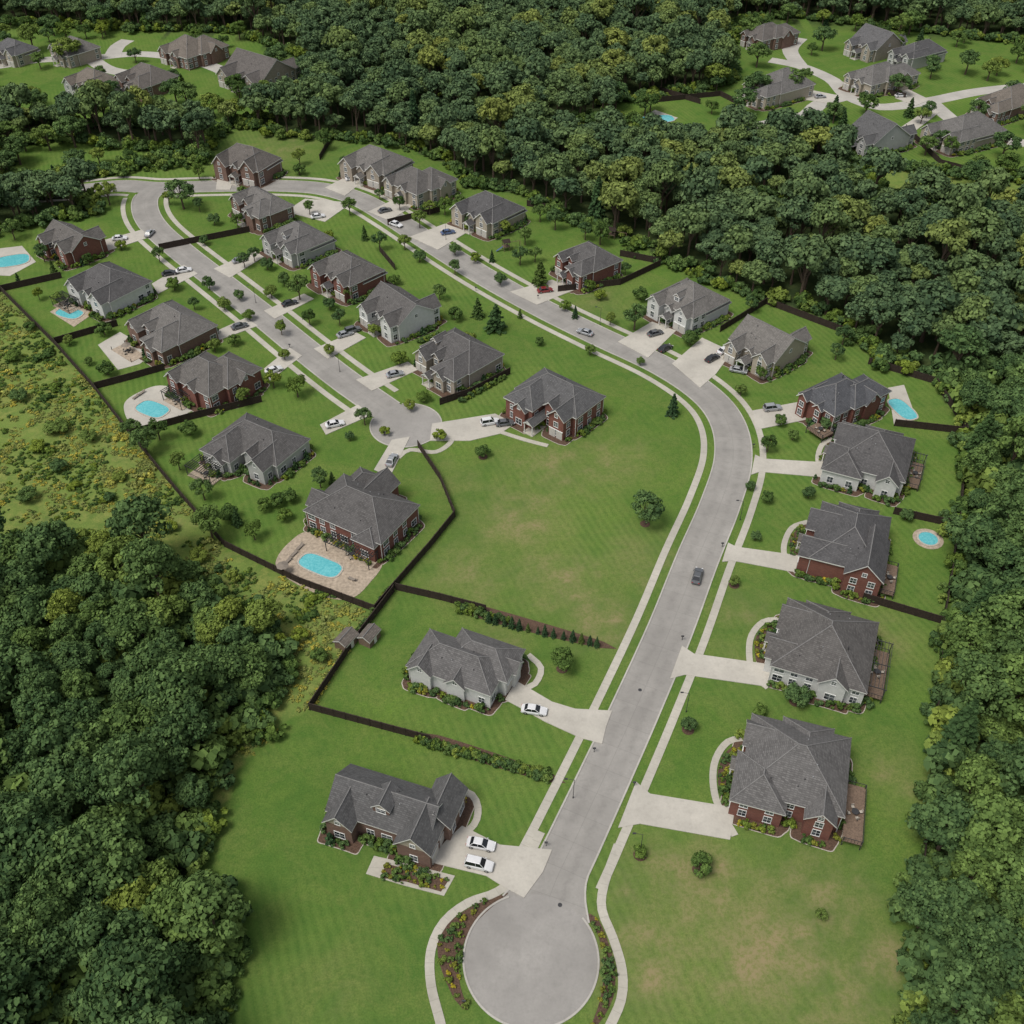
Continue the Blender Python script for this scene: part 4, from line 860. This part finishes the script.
# ------------------------------------------------------------------ cars
def car(u,v,ang,col,suv=False):
    e=empty('parked_car',P(u,v)+Vector((0,0,.15)),math.radians(ang)); B=PAINT[col]; o=MB()
    top=.98 if suv else .86; 
    st=[(-2.35,.74,.35,.62),(-2.28,.84,.24,top-.12),(-1.9,.9,.2,top-.02),(-.8,.92,.18,top),(.9,.92,.18,top),(1.35,.91,.2,top-.04),(2.0,.88,.22,top-.16),(2.28,.8,.26,top-.26),(2.38,.68,.36,.52)]
    secs=[]
    for x,w,z0,z1 in st: secs.append([(x,-w*.94,z0),(x,-w,z0+.12),(x,-w,z1-.16),(x,-w*.88,z1),(x,w*.88,z1),(x,w,z1-.16),(x,w,z0+.12),(x,w*.94,z0)])
    for a,b_ in zip(secs[:-1],secs[1:]):
        for i in range(8): j=(i+1)%8; o.face([a[i],b_[i],b_[j],a[j]][::-1],B)
    o.face(secs[0],B); o.face(secs[-1][::-1],B); o.obj('body',e,True)
    rt=1.75 if suv else 1.45; bx0,bx1=(-2.2,1.05) if suv else (-1.75,1.1); tx0,tx1=(-1.95,.35) if suv else (-1.15,.3)
    c=MB(); bw,tw=.82,.64; z0=top-.03
    b4=[(bx0,-bw,z0),(bx1,-bw,z0),(bx1,bw,z0),(bx0,bw,z0)]; t4=[(tx0,-tw,rt-.06),(tx1,-tw,rt-.06),(tx1,tw,rt-.06),(tx0,tw,rt-.06)]
    for i in range(4): j=(i+1)%4; c.face([b4[i],b4[j],t4[j],t4[i]],M['carglass'])
    c.obj('windows',e)
    r=MB(); u4=[(tx0+.12,-tw+.08,rt),(tx1-.12,-tw+.08,rt),(tx1-.12,tw-.08,rt),(tx0+.12,tw-.08,rt)]; t5=[(x*1.0,y*1.02,z+.002) for x,y,z in t4]
    for i in range(4): j=(i+1)%4; r.face([t5[i],t5[j],u4[j],u4[i]],B)
    r.face(u4,B)
    for i in range(4): r.cyl(Vector(b4[i]),Vector(t4[i]),.055,.05,B,5)
    for s_ in (-1,1): r.cyl((-.35,s_*bw*1.0,z0),(-.35,s_*tw*1.02,rt-.05),.045,.045,B,5)
    r.obj('roof',e)
    w=MB()
    for x in (-1.45,1.45):
        for s_ in (-1,1):
            w.cyl((x,s_*.72,.33),(x,s_*.94,.33),.34,.34,M['tyre'],16); w.cyl((x,s_*.94,.33),(x,s_*.955,.33),.2,.19,M['metal_light'],12)
    w.obj('wheels',e)
    l=MB()
    for s_ in (-1,1):
        l.box(2.2,2.33,s_*.62-.16,s_*.62+.16,.52,.66,M['lamp'],True); l.box(-2.34,-2.25,s_*.64-.15,s_*.64+.15,.58,.74,M['tail'],True); l.box(.85,1.0,s_*.98-.08,s_*.98+.08,top-.02,top+.12,B,True)
    l.obj('lights_and_mirrors',e)
for a in [(534,712,-10,'white'),(481,846,-12,'white'),(479,866,-14,'white',True),(697,578,72,'grey'),(490,424,15,'white',True),(772,410,10,'silver',True),(665,350,40,'black'),(712,360,40,'black'),(738,372,-20,'silver'),(724,352,40,'white'),
 (170,275,20,'black'),(353,332,30,'grey',True),(345,336,30,'silver'),(396,226,-35,'white'),(318,218,20,'white'),(274,372,35,'white'),(335,426,20,'white'),(184,272,20,'white'),(585,334,150,'silver'),(352,180,20,'white'),(545,292,15,'red'),(448,234,20,'blue'),(655,335,25,'grey'),(150,235,80,'silver'),(60,56,10,'white'),(205,62,0,'white'),(900,97,10,'white'),
 (120,240,10,'white'),(240,328,30,'grey'),(240,262,30,'silver'),(290,305,30,'black'),(395,376,20,'silver'),(385,212,30,'grey'),(505,425,10,'grey'),(970,134,10,'black'),(820,98,10,'silver'),(392,462,75,'silver')]:
    car(*a)
# ------------------------------------------------------------------ small items
def lamp_post(u,v):
    e=empty('street_lamp',P(u,v)); o=MB(); o.cyl((0,0,0),(0,0,.5),.12,.09,M['metal_dark'],8); o.cyl((0,0,.5),(0,0,5.5),.06,.045,M['metal_dark'],8); o.cyl((0,0,5.4),(-1.2,0,5.75),.035,.03,M['metal_dark'],6); o.box(-1.65,-1.1,-.13,.13,5.7,5.82,M['metal_dark'],True); o.obj('pole',e)
    l=MB(); l.box(-1.6,-1.2,-.09,.09,5.66,5.7,M['lamp'],True); l.obj('lamp_head',e)
for u,v in [(686,712),(640,852),(740,520),(600,325),(446,240),(256,303),(340,372),(573,798)]: lamp_post(u,v)
def mailbox(u,v):
    e=empty('mailbox',P(u,v)); o=MB(); o.box(-.05,.05,-.05,.05,0,1.05,M['metal_dark']); o.obj('post',e)
    b_=MB(); b_.cyl((-.28,0,1.18),(.28,0,1.18),.14,.14,M['metal_dark'],10); b_.box(-.28,.28,-.14,.14,1.05,1.18,M['metal_dark'],True); b_.obj('box',e)
for u,v in [(464,1004),(594,752),(634,786),(682,640),(722,547),(753,448),(546,846),(538,299),(476,291),(380,235),(290,348)]: mailbox(u,v)
def shed(u,v,ang,w=2.6,d=2.2):
    e=empty('garden_shed',P(u,v),math.radians(ang)); wl=MB(); wl.wm=M['deck']; r=MB()
    roof_part(r,wl,M['deck'],'gable',-w/2,w/2,-d/2,d/2,2.0,ROOFS[2],'x',.6,.2); r.obj('roof',e); wl.obj('walls',e)
    dd=MB(); dd.box(-.4,.4,-d/2+.12,-d/2+.21,0,1.7,M['trim']); dd.obj('door',e)
shed(347,644,60,4.2,3.2); shed(370,640,62,4.0,3.0)
def playset(u,v,ang):
    e=empty('playset',P(u,v),math.radians(ang)); o=MB(); D_=M['deck']
    for x in (-.9,.9):
        for y in (-.9,.9): o.box(x-.07,x+.07,y-.07,y+.07,0,2.9,D_)
    o.box(-1,1,-1,1,1.3,1.42,D_,True); o.obj('tower',e)
    r=MB()
    for s_ in (-1,1): r.face([(-1.2,s_*1.2,2.8),(1.2,s_*1.2,2.8),(1.2,0,3.7),(-1.2,0,3.7)],M['wood_dark'])
    r.obj('roof',e); s=MB(); s.cyl((1,0,2.4),(4.6,0,2.4),.07,.07,D_,6)
    for y in (-.9,.9): s.cyl((4.6,0,2.4),(4.7,y,0),.06,.06,D_,6)
    for x in (2,3.3):
        for dx in (-.2,.2): s.cyl((x+dx,0,2.4),(x+dx,0,.5),.015,.015,M['metal_dark'],4)
        s.box(x-.25,x+.25,-.1,.1,.45,.5,M['metal_dark'],True)
    s.obj('swings',e); l=MB(); l.face([(-1,-.3,1.4),(-1,.3,1.4),(-3.2,.3,.2),(-3.2,-.3,.2)],PAINT['blue']); l.obj('slide',e)
playset(506,250,20); playset(612,238,-20)
# ------------------------------------------------------------------ light, sky, camera
w=bpy.data.worlds.new('World'); scene.world=w; w.use_nodes=True; nt=w.node_tree
bg=nt.nodes['Background']; sky=nt.nodes.new('ShaderNodeTexSky'); sky.sky_type='NISHITA'; sky.sun_disc=False
EL,AZ=math.radians(62),math.radians(235)
sky.sun_elevation=EL; sky.sun_rotation=AZ; sky.air_density=1.0; sky.dust_density=3.0; sky.ozone_density=.6
hs=nt.nodes.new('ShaderNodeHueSaturation'); hs.inputs['Saturation'].default_value=.35; nt.links.new(sky.outputs[0],hs.inputs['Color'])
nt.links.new(hs.outputs[0],bg.inputs[0]); bg.inputs[1].default_value=.15
sd=Vector((math.sin(AZ)*math.cos(EL),math.cos(AZ)*math.cos(EL),math.sin(EL)))
sl=bpy.data.lights.new('sun','SUN'); sl.energy=2.4; sl.angle=math.radians(24); sl.color=(1,.96,.9)
so=bpy.data.objects.new('sun',sl); scene.collection.objects.link(so); so.rotation_euler=sd.to_track_quat('Z','Y').to_euler(); so.location=(0,0,300)
cd=bpy.data.cameras.new('camera'); cd.sensor_width=36; cd.lens=36*F/1024; cd.clip_end=8000; cd.clip_start=1
co_=bpy.data.objects.new('camera',cd); scene.collection.objects.link(co_); co_.location=(0,0,HC); co_.rotation_euler=(math.pi/2-TH,0,0)
scene.camera=co_
scene.view_settings.view_transform='Standard'; scene.view_settings.look='None'; scene.view_settings.exposure=0
